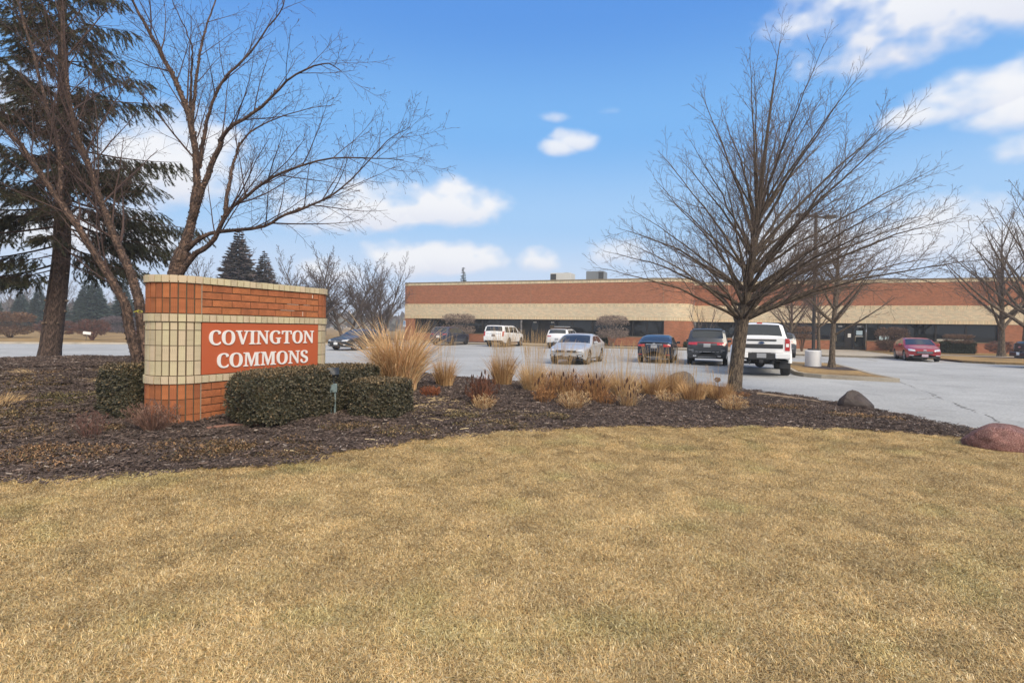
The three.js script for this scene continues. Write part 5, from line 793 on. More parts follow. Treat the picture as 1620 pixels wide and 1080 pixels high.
const greyTwig = [col(138, 122, 112), col(114, 100, 92), col(156, 138, 126)], brownTwig = [col(120, 96, 80), col(100, 78, 66), col(142, 114, 94)], redTwig = [col(126, 90, 82), col(106, 80, 74), col(94, 72, 66)], mauve = [col(118, 104, 108), col(100, 90, 94)];
const bigBush = bush(3301, { w: 3.8, h: 2.9, d: 3, stem: 0.25, n: 1500, cols: greyTwig, topFlat: 0.4, twigR: 0.013 }), mound = bush(3302, { w: 2.7, h: 2.1, stem: 0.1, n: 1500, cols: brownTwig, twigR: 0.012 }), vaseBush = bush(3303, { w: 2.2, h: 1.5, stem: 0.5, n: 800, cols: brownTwig, topFlat: 0.35, twigR: 0.011 }), redBush = bush(3304, { w: 2.2, h: 1.3, stem: 0.2, n: 700, cols: redTwig, topFlat: 1, twigR: 0.009 });
const G1 = 'bare clipped bushes along the building';
setBush(bigBush, 'large round bare bush behind the dark blue utility vehicle', [-5.7, 0.12, -57.2], 0.3, [1.0, 1.06, 0.8], G1);
setBush(bigBush, 'large round bare bush behind the silver sedan', [9.3, 0.12, -49.9], 1.9, [0.98, 1.02, 0.98], G1);
setBush(mound, 'dense rounded brown bush beside the small notices in the window', [33.0, 0.12, -46.6], 0.5, [0.98, 1.05, 0.98], G1);
setBush(vaseBush, 'flat topped vase shaped bush below the right end windows', [37.6, 0.12, -45.2], 0.2, [1.0, 1.1, 1.0], G1);
setBush(vaseBush, 'vase shaped bare bush between the lamp base and white pickup', [24.1, 0.12, -44.6], 1.3, [1.0, 1.4, 1.0], G1);
setBush(mound, 'small brown ball bush by the brick sill near the door', [34.2, 0.12, -49.0], 2.4, [0.36, 0.42, 0.36], G1);
setBush(redBush, 'orange brown loose shrub in the mulch ring at right', [37.6, 0.12, -41.2], 0, [0.95, 0.9, 0.95], G1);
setBush(mound, 'small clipped brown bush by the left doors, behind the silver sedan', [4.7, 0.12, -52.6], 4, [0.8, 0.85, 0.8], G1);
const G2 = 'bare bushes across the drive';
setBush(mound, 'round clipped brown bush at the far left edge', [-45.4, 0.1, -48.6], 0.4, [1.35, 1.15, 1.3], G2);
setBush(redBush, 'red twigged bush left of the spruce trunk across the drive', [-39.8, 0.1, -47], 1, [1.5, 1.3, 1.3], G2);
setBush(redBush, 'red twigged bush touching the spruce trunk across the drive', [-35.2, 0.1, -45], 2, [1.2, 1.4, 1.2], G2);
setBush(redBush, 'small dark twiggy bush between the birch stems across the drive', [-29.8, 0.1, -43.4], 3, [0.8, 0.8, 0.8], G2);
const mauveBush = bush(3311, { w: 5, h: 2.6, stem: 0.08, n: 1700, cols: mauve, twigR: 0.02 });
setBush(mauveBush, 'broad mauve hedge bush in front of the far spruces, left one', [-55.4, 0, -76], 0, null, G2); setBush(mauveBush, 'broad mauve hedge bush beyond the left birch stem', [-49.8, 0, -76], 1, [1.15, 1.15, 1.1], G2); setBush(mauveBush, 'broad mauve hedge bush between birch stems and sign', [-44.6, 0, -76], 2, [1.1, 1.4, 1.1], G2);
{ const greenBox = (label, s, bk, w, h, d, seed) => { const p = onB(s, bk), o = thing('green_hedge', label, 'hedge', [p[0], 0.14, p[1]], Math.atan2(-U[1], U[0]), 'green hedges along the building'), r = rng(seed), b = new Bag(); for (let i = 0; i < w * h * d * 900 + 900; i++) { let x = (r() - 0.5), y = r(), z = (r() - 0.5), f = Math.floor(r() * 3); if (f === 0) y = 1 - 0.05 * r(); else if (f === 1) z = 0.5 - 0.06 * r(); else x = (r() < 0.5 ? -1 : 1) * (0.5 - 0.04 * r()); const s2 = 0.05 + 0.05 * r(), c = tint(r() < 0.6 ? col(52, 66, 42) : col(68, 80, 50), 0.7 + 0.6 * r()), P = [x * w, y * h, z * d], a = r() * 6.283; b.tri(P, [P[0] + Math.cos(a) * s2, P[1] + s2 * (r() - 0.3), P[2] + Math.sin(a) * s2], [P[0] - Math.sin(a) * s2, P[1] + s2 * r(), P[2] + Math.cos(a) * s2], c); } part('branch_core', new RoundedBoxGeometry(w * 0.94, h * 0.95, d * 0.94, 2, 0.08).translate(0, h * 0.475, 0), std(rgb(44, 46, 34), 1), o); part('leaves', b.geo(), leafMat, o, 'stuff'); };
  greenBox('dark green clipped hedge right of the silver sedan', -6.2, -1.0, 1.9, 0.95, 1.1, 41); greenBox('low green hedge at the foot of the curved brick corner', 3.4, -1.0, 3, 0.5, 1, 42); greenBox('green clipped hedge right of the red compact car', 23.7, 2.4, 2.2, 0.95, 1.3, 43); }
// ---------- vehicles ----------
const carGlass = new THREE.MeshPhysicalMaterial({ color: alb(0.022, 0.026, 0.027), roughness: 0.03, ior: 1.75 }), rubber = std(alb(0.022, 0.022, 0.023), 0.85), trim = std(alb(0.025, 0.025, 0.027), 0.55), chrome = std(alb(0.62, 0.63, 0.64), 0.22, { metalness: 0.9 }), alloy = std(alb(0.42, 0.43, 0.44), 0.35, { metalness: 0.7 }), darkAlloy = std(alb(0.05, 0.05, 0.055), 0.4, { metalness: 0.5 }), lampRed = new THREE.MeshPhysicalMaterial({ color: alb(0.42, 0.02, 0.025), roughness: 0.15, clearcoat: 1 }), lampClear = new THREE.MeshPhysicalMaterial({ color: alb(0.6, 0.62, 0.65), roughness: 0.12, clearcoat: 1, metalness: 0.3 }), plateMat = std(rgb(150, 152, 156), 0.6);
const paintOf = (c, metal = 0.35) => new THREE.MeshPhysicalMaterial({ color: c, roughness: 0.38, metalness: metal, clearcoat: 0.65, clearcoatRoughness: 0.05 });
function softTable(pts, k = 0.05) { const f = x => table(pts, x); return x => (f(x - k) + f(x - k / 2) + f(x) + f(x + k / 2) + f(x + k)) / 5; }
const wheelCache = new Map();
function wheelParts(rad, width, style) {
  const key = [rad, width, style].join(); if (wheelCache.has(key)) return wheelCache.get(key);
  const rim = rad * (style === 'truck' ? 0.56 : 0.68), w = width / 2, pr = [[rim, -w * 0.8], [rim + 0.02, -w * 0.95], [rad * 0.93, -w], [rad * 0.985, -w * 0.8], [rad, -w * 0.5], [rad, w * 0.5], [rad * 0.985, w * 0.8], [rad * 0.93, w], [rim + 0.02, w * 0.95], [rim, w * 0.8]];
  const tyre = new THREE.LatheGeometry(pr.map(p => new THREE.Vector2(...p)), 36).rotateZ(Math.PI / 2), g = [], n = style === 'truck' ? 8 : 5;
  const barrel = new THREE.CylinderGeometry(rim + 0.004, rim + 0.004, width * 0.7, 30, 1, true).rotateZ(Math.PI / 2), back = new THREE.CylinderGeometry(rim, rim, 0.02, 30).rotateZ(Math.PI / 2);
  for (let i = 0; i < n; i++) for (const e of style === 'truck' ? [0] : [-0.11, 0.11]) { const a = i / n * 6.283 + e, s = new THREE.BoxGeometry(0.03, rim * 0.86, rim * (style === 'truck' ? 0.2 : 0.12)).translate(w * 0.78, rim * 0.56, 0).rotateX(a); g.push(s); }
  g.push(new THREE.CylinderGeometry(rim * 0.2, rim * 0.22, 0.05, 16).rotateZ(Math.PI / 2).translate(w * 0.8, 0, 0)); g.push(new THREE.TorusGeometry(rim * 0.97, 0.014, 6, 30).rotateY(Math.PI / 2).translate(w * 0.8, 0, 0));
  const v = { tyre, rim: merge(g), well: merge([barrel, back]) }; wheelCache.set(key, v); return v;
}
// A vehicle is a lofted shell: width by height and length, a top line, a bottom line cut by the wheel arches. z runs from the nose (0) to the tail (len); x > 0 is its left side.
function vehicle(S) {
  const { len, wid, axles, wr } = S, hw = wid / 2, top = softTable(S.top, S.soft ?? 0.04), roof = S.roof, belt = x => table(S.belt, x), sill = S.sill, arch = S.arch ?? wr + 0.055, aTop = S.archY ?? wr;
  const plan = z => 1 - (S.noseIn ?? 0.12) * (1 - clamp(z / (S.noseLen ?? 0.9))) ** 2.2 - (S.tailIn ?? 0.09) * (1 - clamp((len - z) / 0.8)) ** 2.2;
  const W = (z, y) => { const b = belt(z), lo = smooth(sill - 0.1, sill + 0.32, y); let k = mix(0.93, 1, lo) - 0.012 * Math.max(0, (y - 0.55)) ; if (y > b - 0.06) k -= 0.03 * smooth(b - 0.06, b + 0.01, y); if (y > b) k -= (S.tumble ?? 0.2) * ((y - b) / (roof - b)) ** 1.15; return hw * plan(z) * k; };
  const bot = z => { let y = sill - 0.02 + (S.rake ?? 0.1) * ((1 - clamp(z / 0.55)) ** 2 + (1 - clamp((len - z) / 0.6)) ** 2); for (const a of axles) { const d = Math.abs(z - a); if (d < arch) y = Math.max(y, aTop + Math.sqrt(arch * arch - d * d)); } return y; };
  const warp = (x, z) => { const q = (x / hw) ** 2; return z + (S.noseBow ?? 0.2) * q * (1 - clamp(z / 1.1)) ** 1.5 - (S.tailBow ?? 0.13) * q * (1 - clamp((len - z) / 0.9)) ** 1.5; };
  const crown = z => S.crown ?? 0.035;
  const topAt = (x, z) => { const y = top(z), w = Math.max(0.1, W(z, y)); return y - crown(z) * Math.min(1, (x / w) ** 2) - 0.05 * clamp((Math.abs(x) / w - 0.82) / 0.18) ** 2; };
  // stations
  const zs = new Set([0, 0.006, 0.015, 0.03, 0.05, 0.08, len, len - 0.006, len - 0.015, len - 0.03, len - 0.05, len - 0.08]); for (let z = 0.12; z < len - 0.1; z += 0.055) zs.add(z);
  for (const a of axles) for (let k = -12; k <= 12; k++) zs.add(clamp(a + arch * Math.sin(k / 12 * 1.5708) * 0.9999, 0.001, len - 0.001)); for (const [z] of S.top) if (z > 0.01 && z < len - 0.01) { zs.add(z); }
  const Z = [...zs].sort((a, b) => a - b).filter((z, i, l) => !i || z - l[i - 1] > 0.003), NS = 16, NT = 10, pos = [], idx = [], under = [];
  for (const z of Z) {
    const yb = bot(z), yt = top(z), ye = Math.max(yb + 0.02, yt - crown(z) - 0.05), row = [];
    for (let j = 0; j <= NS; j++) { const y = mix(yb, ye, j / NS); row.push([W(z, y), y]); }
    const w = W(z, ye); for (let j = 1; j <= NT; j++) { const x = w * Math.cos(j / NT * Math.PI / 2) ** 0.9 * 1; row.push([Math.max(0, x), Math.max(yb + 0.02, topAt(x, z))]); }
    for (const [x, y] of row) pos.push([x, y, warp(x, z)]);
  }
  const nrow = NS + NT + 1, geoOf = (sgn) => { const p = [], f = []; pos.forEach(([x, y, z]) => p.push(x * sgn, y, z)); for (let i = 0; i < Z.length - 1; i++) for (let j = 0; j < nrow - 1; j++) { const a = i * nrow + j, b = a + 1, c = a + nrow, d = c + 1; sgn > 0 ? f.push(a, b, c, b, d, c) : f.push(a, c, b, b, c, d); } for (const i of [0, Z.length - 1]) { const ce = p.length / 3; p.push(0, (pos[i * nrow][1] + pos[i * nrow + nrow - 1][1]) / 2, pos[i * nrow + nrow - 1][2]); for (let j = 0; j < nrow - 1; j++) { const a = i * nrow + j, b = a + 1; (sgn > 0) === (i === 0) ? f.push(ce, b, a) : f.push(ce, a, b); } } const g = new THREE.BufferGeometry(); g.setAttribute('position', new THREE.Float32BufferAttribute(p, 3)); g.setIndex(f); return toCreasedNormals(g, 0.62); };
  const o = thing(S.name, S.label, S.category, [0, 0, 0], 0, S.group), paint = S.paint;
  part('body', merge([geoOf(1), geoOf(-1)].map(g => { g.setAttribute('uv', new THREE.Float32BufferAttribute(new Float32Array(g.attributes.position.count * 2), 2)); return g; })), paint, o);
  { const b = new Bag(false); for (let i = 0; i < Z.length - 1; i++) { const r = pos[i * nrow], q = pos[(i + 1) * nrow]; const e = 0.004; const A = [-r[0], r[1] + e, r[2]], B1 = [r[0], r[1] + e, r[2]], C = [q[0], q[1] + e, q[2]], D = [-q[0], q[1] + e, q[2]]; b.tri(A, B1, C); b.tri(A, C, D); } part('underbody', b.geo(), trim, o); }
  // a panel laid 5 mm proud on the shell with a turned-in edge
  const panel = (name, nu, nv, fn, nrm, m, host = o, lift = 0.006) => {
    const p = [], f = [], g = new THREE.BufferGeometry(), at = (u, v, l) => { const q = fn(u, v), n = nrm(u, v); return [q[0] + n[0] * l, q[1] + n[1] * l, q[2] + n[2] * l]; };
    for (let j = 0; j <= nv + 2; j++) for (let i = 0; i <= nu + 2; i++) { const edge = i === 0 || j === 0 || i === nu + 2 || j === nv + 2, u = clamp((i - 1) / nu), v = clamp((j - 1) / nv); p.push(...at(u, v, edge ? -0.012 : lift)); }
    const w = nu + 3; for (let j = 0; j < nv + 2; j++) for (let i = 0; i < nu + 2; i++) { const a = j * w + i; f.push(a, a + 1, a + w, a + 1, a + w + 1, a + w); }
    g.setAttribute('position', new THREE.Float32BufferAttribute(p, 3)); g.setIndex(f); return part(name, toCreasedNormals(g, 0.7), m, host);
  };
  const sidePanel = (name, z0, z1, lo, hi, sgn, m, host, lift, slant = [0, 0]) => panel(name, 12, 8, (u, v) => { const zc = mix(z0 + slant[0] * v, z1 + slant[1] * v, u), y = mix(lo(zc), Math.max(lo(zc) + 0.01, hi(zc)), v), x = W(zc, y) * sgn; return [x, y, warp(x, zc)]; }, () => [sgn, 0.12, 0], m, host, lift);
  const topPanel = (name, z0, z1, inset, m, host, lift, half) => panel(name, 12, 10, (u, v) => { const z = mix(z0, z1, v), w = half ? half : W(z, top(z) - 0.06) - inset, x = mix(-w, w, u), y = topAt(x, z); return [x, y, warp(x, z)]; }, (u, v) => { const z = mix(z0, z1, v), s = (top(z + 0.02) - top(z - 0.02)) / 0.04, l = Math.hypot(1, s); return [0, 1 / l, -s / l]; }, m, host, lift);
  const endZ = (x, y, tail) => { for (let k = 0; k < 500; k++) { const z = tail ? len - k * 0.004 : k * 0.004; if (Math.abs(x) <= W(z, y) + 1e-6 && y <= topAt(x, z) + 0.02) return warp(x, z); } return warp(x, tail ? len - 2 : 2); };
  const endPanel = (name, x0, x1, y0, y1, tail, m, host, lift = 0.006, skew = [0, 0]) => panel(name, 8, 6, (u, v) => { const x = mix(x0, x1, u), y = mix(y0 + skew[0] * u, y1 + skew[1] * u, v); return [x, y, endZ(x, y, tail)]; }, () => [0, 0, tail ? 1 : -1], m, host, lift);
  // glass
  topPanel('windshield', S.screen[0], S.screen[1], 0.09, carGlass, o); if (S.rearGlass) topPanel('rear_window', S.rearGlass[0], S.rearGlass[1], S.rearInset ?? 0.1, carGlass, o);
  for (const sgn of [1, -1]) {
    for (const [z0, z1, sl = [0, 0]] of S.windows) sidePanel('side_window', z0, z1, z => belt(z) + 0.03, z => Math.min(roof - (S.rail ?? 0.13), top(z) - 0.12), sgn, carGlass, o, 0.006, sl);
    for (const [z0, z1] of S.doors ?? []) { const d = sidePanel('door', z0, z1, z => Math.max(sill + 0.09, bot(z) + 0.035), z => belt(z) - 0.01, sgn, paint, o, 0.005); const zc = z1 - 0.16, y = belt(zc) - 0.12, x = W(zc, y) * sgn; part('handle', new RoundedBoxGeometry(0.035, 0.035, 0.2, 2, 0.012).translate(x + sgn * 0.012, y, warp(x, zc)), S.handle ?? paint, d); }
    if (!S.noSill) sidePanel('sill_trim', axles[0] + arch + 0.03, axles[1] - arch - 0.03, z => sill - 0.01, z => sill + 0.055, sgn, trim, o, 0.004);
    const mz = S.mirror ?? S.screen[0] + 0.42, my = belt(mz) + (S.bigMirror ? 0.2 : 0.06), mx = W(mz, my) * sgn, ms = S.bigMirror ? [0.2, 0.34, 0.14] : [0.19, 0.13, 0.11];
    const mi = part('side_mirror', new RoundedBoxGeometry(...ms, 3, 0.045).translate(mx + sgn * (0.1 + ms[0] / 2 - 0.06), my + 0.02, mz), S.bigMirror ? trim : paint, o); part('mirror_arm', box(0.14, 0.04, 0.06, mx + sgn * 0.03, my - 0.03, mz), trim, mi); part('mirror_glass', box(ms[0] * 0.8, ms[1] * 0.75, 0.008, mx + sgn * (0.1 + ms[0] / 2 - 0.06), my + 0.02, mz + ms[2] / 2 + 0.003), carGlass, mi);
    for (const a of axles) { const wp = wheelParts(wr, S.tyre ?? 0.22, S.wheel ?? 'car'), g = new THREE.Group(); g.name = 'wheel'; g.position.set(sgn * (hw - (S.tyre ?? 0.22) / 2 - (S.tuck ?? 0.015)), wr, a); if (sgn < 0) g.rotation.y = Math.PI; o.add(g); part('tyre', wp.tyre, rubber, g); part('rim', wp.rim, S.rim ?? alloy, g); part('brake_well', wp.well, trim, g); }
  }
  S.extra?.({ o, panel, sidePanel, topPanel, endPanel, W, top, topAt, warp, belt, bot, endZ, paint, hw, len });
  // put the nose-to-tail axis on its heading: at is the middle of the nose (or of the tail, when tail is set)
  const [hx, hz] = unit([S.heading[0], 0, S.heading[1]]).filter((_, i) => i !== 1), cx = S.at[0] + (S.tail ? hx * len : 0), cz = S.at[1] + (S.tail ? hz * len : 0);
  for (const c of o.children) c.position.z -= len / 2;
  o.position.set(cx - hx * len / 2, 0.002, cz - hz * len / 2); o.rotation.y = Math.atan2(-hx, -hz);
  return o;
}
const mirrorX = f => { f(1); f(-1); };
const toward = [-B[0], -B[1]];
const sedanBase = { category: 'car', len: 4.85, wid: 1.85, roof: 1.46, sill: 0.24, axles: [0.95, 3.72], wr: 0.335, top: [[-1, 0.6], [0, 0.62], [0.03, 0.7], [0.14, 0.76], [0.6, 0.87], [1.35, 0.985], [2.0, 1.33], [2.3, 1.43], [2.75, 1.465], [3.2, 1.44], [3.6, 1.35], [4.2, 1.11], [4.6, 1.08], [4.78, 1.04], [4.85, 0.9], [6, 0.9]], belt: [[0, 0.7], [1.3, 0.93], [3.8, 1.0], [4.85, 1.02]], screen: [1.42, 2.14], rearGlass: [3.52, 4.14], windows: [[1.78, 2.66, [0.32, 0]], [2.74, 3.62, [0, -0.1]]], doors: [[1.5, 2.68], [2.72, 3.5]], soft: 0.05 };
const G3 = 'vehicles parked in the lot';
const stickers = (k, y, w = 0.31, h = 0.155, tail = false, m = plateMat) => k.endPanel('license_plate', -w / 2, w / 2, y - h / 2, y + h / 2, tail, m, k.o, 0.014);

vehicle({ ...sedanBase, name: 'sedan', group: G3, label: 'silver sedan facing the camera behind the feather grasses', paint: paintOf(alb(0.46, 0.47, 0.48), 0.2), at: [2.5, -24.9], heading: toward, extra: k => {
  k.endPanel('grille', -0.52, 0.52, 0.58, 0.685, false, trim, k.o, 0.008); k.endPanel('grille_bar', -0.56, 0.56, 0.672, 0.705, false, chrome, k.o, 0.014); k.endPanel('emblem', -0.06, 0.06, 0.585, 0.68, false, chrome, k.o, 0.024);
  k.endPanel('lower_intake', -0.48, 0.48, 0.3, 0.4, false, trim); stickers(k, 0.47, 0.3, 0.16);
  mirrorX(s => { k.endPanel('headlight', s * 0.5, s * 0.8, 0.62, 0.7, false, lampClear, k.o, 0.01, [0.035, 0.05]); k.endPanel('fog_light', s * 0.52, s * 0.8, 0.37, 0.47, false, trim, k.o, 0.008); k.endPanel('chrome_trim', s * 0.5, s * 0.8, 0.47, 0.5, false, chrome, k.o, 0.012); k.endPanel('fog_lens', s * 0.58, s * 0.74, 0.4, 0.45, false, lampClear, k.o, 0.014); });
} });
vehicle({ ...sedanBase, name: 'sedan', group: G3, label: 'black sedan left of the maiden grass, front to the left', paint: paintOf(alb(0.02, 0.022, 0.024), 0.2), at: [-11.7, -35.6], heading: [-0.45, 1], extra: k => {
  k.endPanel('grille', -0.42, 0.42, 0.56, 0.66, false, trim, k.o, 0.008); k.endPanel('grille_bar', -0.44, 0.44, 0.6, 0.63, false, chrome, k.o, 0.016); k.endPanel('emblem', -0.07, 0.07, 0.57, 0.66, false, chrome, k.o, 0.022); stickers(k, 0.47, 0.31, 0.16, false, M.white); k.endPanel('lower_intake', -0.5, 0.5, 0.28, 0.38, false, trim);
  mirrorX(s => { k.endPanel('headlight', s * 0.48, s * 0.82, 0.6, 0.7, false, lampClear, k.o, 0.01, [0.03, 0.06]); k.endPanel('fog_light', s * 0.58, s * 0.72, 0.36, 0.43, false, lampClear); });
} });
vehicle({ ...sedanBase, name: 'sedan', group: G3, label: 'navy blue sedan with red tail lights, tail to the camera', len: 4.64, wid: 1.78, roof: 1.455, axles: [0.93, 3.63], top: [[-1, 0.6], [0, 0.6], [0.04, 0.7], [0.2, 0.78], [1.15, 0.97], [1.95, 1.38], [2.5, 1.455], [3.1, 1.44], [3.6, 1.33], [4.15, 1.13], [4.5, 1.1], [4.58, 1.06], [4.64, 0.9], [6, 0.9]], screen: [1.24, 1.95], rearGlass: [3.4, 4.08], windows: [[1.6, 2.5, [0.34, 0]], [2.58, 3.5, [0, -0.12]]], doors: [[1.35, 2.52], [2.56, 3.34]], paint: paintOf(alb(0.018, 0.028, 0.048), 0.4), at: [7.2, -27.2], tail: true, heading: B, extra: k => {
  mirrorX(s => { k.endPanel('tail_light', s * 0.46, s * 0.8, 0.83, 0.97, true, lampRed, k.o, 0.012, [0.02, -0.03]); k.endPanel('reflector', s * 0.6, s * 0.78, 0.42, 0.46, true, lampRed); }); stickers(k, 0.85, 0.31, 0.16, true); k.endPanel('trunk_bar', -0.4, 0.4, 0.95, 0.975, true, chrome, k.o, 0.01); k.endPanel('emblem', -0.06, 0.06, 0.975, 1.04, true, chrome, k.o, 0.016); k.endPanel('rear_diffuser', -0.6, 0.6, 0.27, 0.4, true, trim); k.endPanel('chrome_strip', -0.34, 0.34, 0.3, 0.325, true, chrome, k.o, 0.02); k.endPanel('spoiler', -0.7, 0.7, 1.04, 1.08, true, k.paint, k.o, 0.05);
} });
vehicle({ ...sedanBase, name: 'compact_car', group: G3, label: 'red compact car facing the camera in front of the right windows', len: 4.45, wid: 1.82, roof: 1.47, axles: [0.9, 3.55], top: [[-1, 0.6], [0, 0.6], [0.04, 0.7], [0.2, 0.8], [1.05, 1.0], [1.9, 1.4], [2.4, 1.47], [3.1, 1.45], [3.7, 1.3], [4.1, 1.1], [4.38, 1.05], [4.45, 0.9], [6, 0.9]], screen: [1.12, 1.88], rearGlass: [3.45, 4.0], windows: [[1.55, 2.4, [0.36, 0]], [2.48, 3.4, [0, -0.15]]], doors: [[1.25, 2.42], [2.46, 3.26]], paint: paintOf(alb(0.3, 0.012, 0.016), 0.2), at: [25.35, -32.9], heading: [-0.42, 0.9], extra: k => {
  k.endPanel('grille', -0.42, 0.42, 0.5, 0.64, false, trim, k.o, 0.01); for (let i = 0; i < 3; i++) k.endPanel('grille_bar', -0.38, 0.38, 0.525 + i * 0.04, 0.536 + i * 0.04, false, chrome, k.o, 0.016); k.endPanel('emblem', -0.08, 0.08, 0.68, 0.73, false, chrome, k.o, 0.012); stickers(k, 0.38, 0.32, 0.16, false, std(rgb(190, 168, 178), 0.6)); k.endPanel('lower_intake', -0.6, 0.6, 0.22, 0.3, false, trim);
  mirrorX(s => { k.endPanel('headlight', s * 0.48, s * 0.8, 0.63, 0.73, false, lampClear, k.o, 0.01, [0.03, 0.06]); k.endPanel('fog_light', s * 0.55, s * 0.78, 0.36, 0.41, false, lampClear, k.o, 0.01); });
} });
const suvBase = { category: 'car', group: G3, len: 4.95, wid: 1.95, roof: 1.74, sill: 0.3, axles: [0.95, 3.9], wr: 0.37, tumble: 0.17, rail: 0.15, top: [[-1, 0.9], [0, 0.85], [0.05, 0.98], [0.3, 1.06], [1.25, 1.14], [2.05, 1.62], [2.5, 1.73], [4.1, 1.72], [4.5, 1.66], [4.78, 1.3], [4.88, 1.1], [4.95, 0.9], [6, 0.9]], belt: [[0, 0.9], [1.3, 1.06], [4.4, 1.16], [5.3, 1.16]], screen: [1.32, 2.06], rearGlass: [4.5, 4.78], rearInset: 0.14, windows: [[1.75, 2.72, [0.36, 0]], [2.8, 3.68, [0, 0]], [3.76, 4.4, [0, -0.08]]], doors: [[1.5, 2.74], [2.78, 3.5]], tailIn: 0.06, crown: 0.03 };
const tailgate = (k, y0, y1) => k.endPanel('tailgate', -0.72, 0.72, y0, y1, true, k.paint, k.o, 0.006);
const rails = (k, z0, z1, m = trim) => mirrorX(s => { const g = []; const n = 10; for (let i = 0; i < n; i++) { const a = mix(z0, z1, i / n), c = mix(z0, z1, (i + 1) / n), x = s * (k.W(a, k.top(a)) - 0.06); g.push(box(0.035, 0.03, c - a + 0.002, x, k.topAt(x, (a + c) / 2) + 0.055, (a + c) / 2)); } for (const z of [z0 + 0.03, (z0 + z1) / 2, z1 - 0.03]) { const x = s * (k.W(z, k.top(z)) - 0.06); g.push(box(0.03, 0.08, 0.06, x, k.topAt(x, z) + 0.018, z)); } part('roof_rail', merge(g), m, k.o); });
vehicle({ ...suvBase, name: 'sport_utility', label: 'dark blue utility vehicle parked at the left end of the building', paint: paintOf(alb(0.03, 0.045, 0.08), 0.35), rim: darkAlloy, at: [-6.75, -48.9], tail: true, heading: B, extra: k => {
  tailgate(k, 0.62, 1.06); mirrorX(s => { k.endPanel('tail_light', s * 0.46, s * 0.84, 0.98, 1.07, true, lampRed, k.o, 0.014, [0.02, -0.02]); k.endPanel('exhaust', s * 0.5, s * 0.66, 0.34, 0.4, true, chrome); }); stickers(k, 0.82, 0.32, 0.17, true, M.white); k.endPanel('bumper_trim', -0.8, 0.8, 0.32, 0.46, true, trim); k.endPanel('emblem', -0.08, 0.08, 0.96, 1.04, true, chrome, k.o, 0.014);
} });
vehicle({ ...suvBase, name: 'sport_utility', label: 'large white utility vehicle with black rear glass parked nose to the building', len: 5.35, wid: 2.06, roof: 1.93, sill: 0.4, axles: [0.98, 4.05], wr: 0.41, tumble: 0.13, top: [[-1, 1.05], [0, 1.0], [0.04, 1.14], [0.25, 1.2], [1.4, 1.28], [2.05, 1.78], [2.5, 1.92], [4.8, 1.91], [5.1, 1.86], [5.24, 1.42], [5.3, 1.2], [5.35, 0.95], [7, 0.95]], belt: [[0, 1.0], [1.3, 1.2], [5.35, 1.27]], screen: [1.46, 2.06], rearGlass: [5.1, 5.24], windows: [[1.85, 2.85, [0.3, 0]], [2.95, 3.85, [0, 0]], [4.05, 4.92, [0, -0.04]]], doors: [[1.62, 2.88], [2.92, 3.6]], paint: paintOf(alb(0.78, 0.78, 0.77), 0), rim: chrome, at: [-1.65, -47.1], tail: true, heading: B, extra: k => {
  tailgate(k, 0.75, 1.24); k.endPanel('tailgate_trim', -0.7, 0.7, 1.16, 1.2, true, chrome, k.o, 0.014); mirrorX(s => { k.endPanel('tail_light', s * 0.82, s * 0.96, 0.96, 1.38, true, lampRed, k.o, 0.014); }); stickers(k, 1.02, 0.33, 0.18, true, std(rgb(96, 98, 104), 0.6)); k.endPanel('bumper_trim', -0.86, 0.86, 0.42, 0.58, true, trim); k.endPanel('rear_bumper', -0.92, 0.92, 0.6, 0.72, true, k.paint, k.o, 0.04); rails(k, 2.5, 4.8, chrome);
} });
vehicle({ ...suvBase, name: 'sport_utility', label: 'white utility vehicle with roof rack parked behind the silver sedan', len: 4.9, paint: paintOf(alb(0.72, 0.72, 0.72), 0.05), top: [[-1, 0.9], [0, 0.85], [0.05, 0.98], [0.3, 1.06], [1.25, 1.14], [2.05, 1.6], [2.5, 1.7], [4.1, 1.68], [4.5, 1.62], [4.72, 1.3], [4.84, 1.1], [4.9, 0.9], [6, 0.9]], rearGlass: [4.48, 4.72], at: [3.75, -45.2], tail: true, heading: B, extra: k => {
  tailgate(k, 0.62, 1.08); mirrorX(s => k.endPanel('tail_light', s * 0.5, s * 0.86, 1.0, 1.1, true, lampRed, k.o, 0.012)); k.endPanel('bumper_trim', -0.84, 0.84, 0.34, 0.52, true, trim); stickers(k, 0.8, 0.32, 0.17, true); rails(k, 2.3, 4.2);
  for (const z of [2.6, 3.7]) part('cross_bar', new RoundedBoxGeometry(1.3, 0.05, 0.1, 2, 0.02).translate(0, k.top(z) + 0.1, z), trim, k.o); part('cargo_tray', new RoundedBoxGeometry(1.15, 0.07, 1.1, 2, 0.03).translate(0, k.top(3.1) + 0.17, 3.15), std(alb(0.3, 0.3, 0.3), 0.6), k.o);
} });
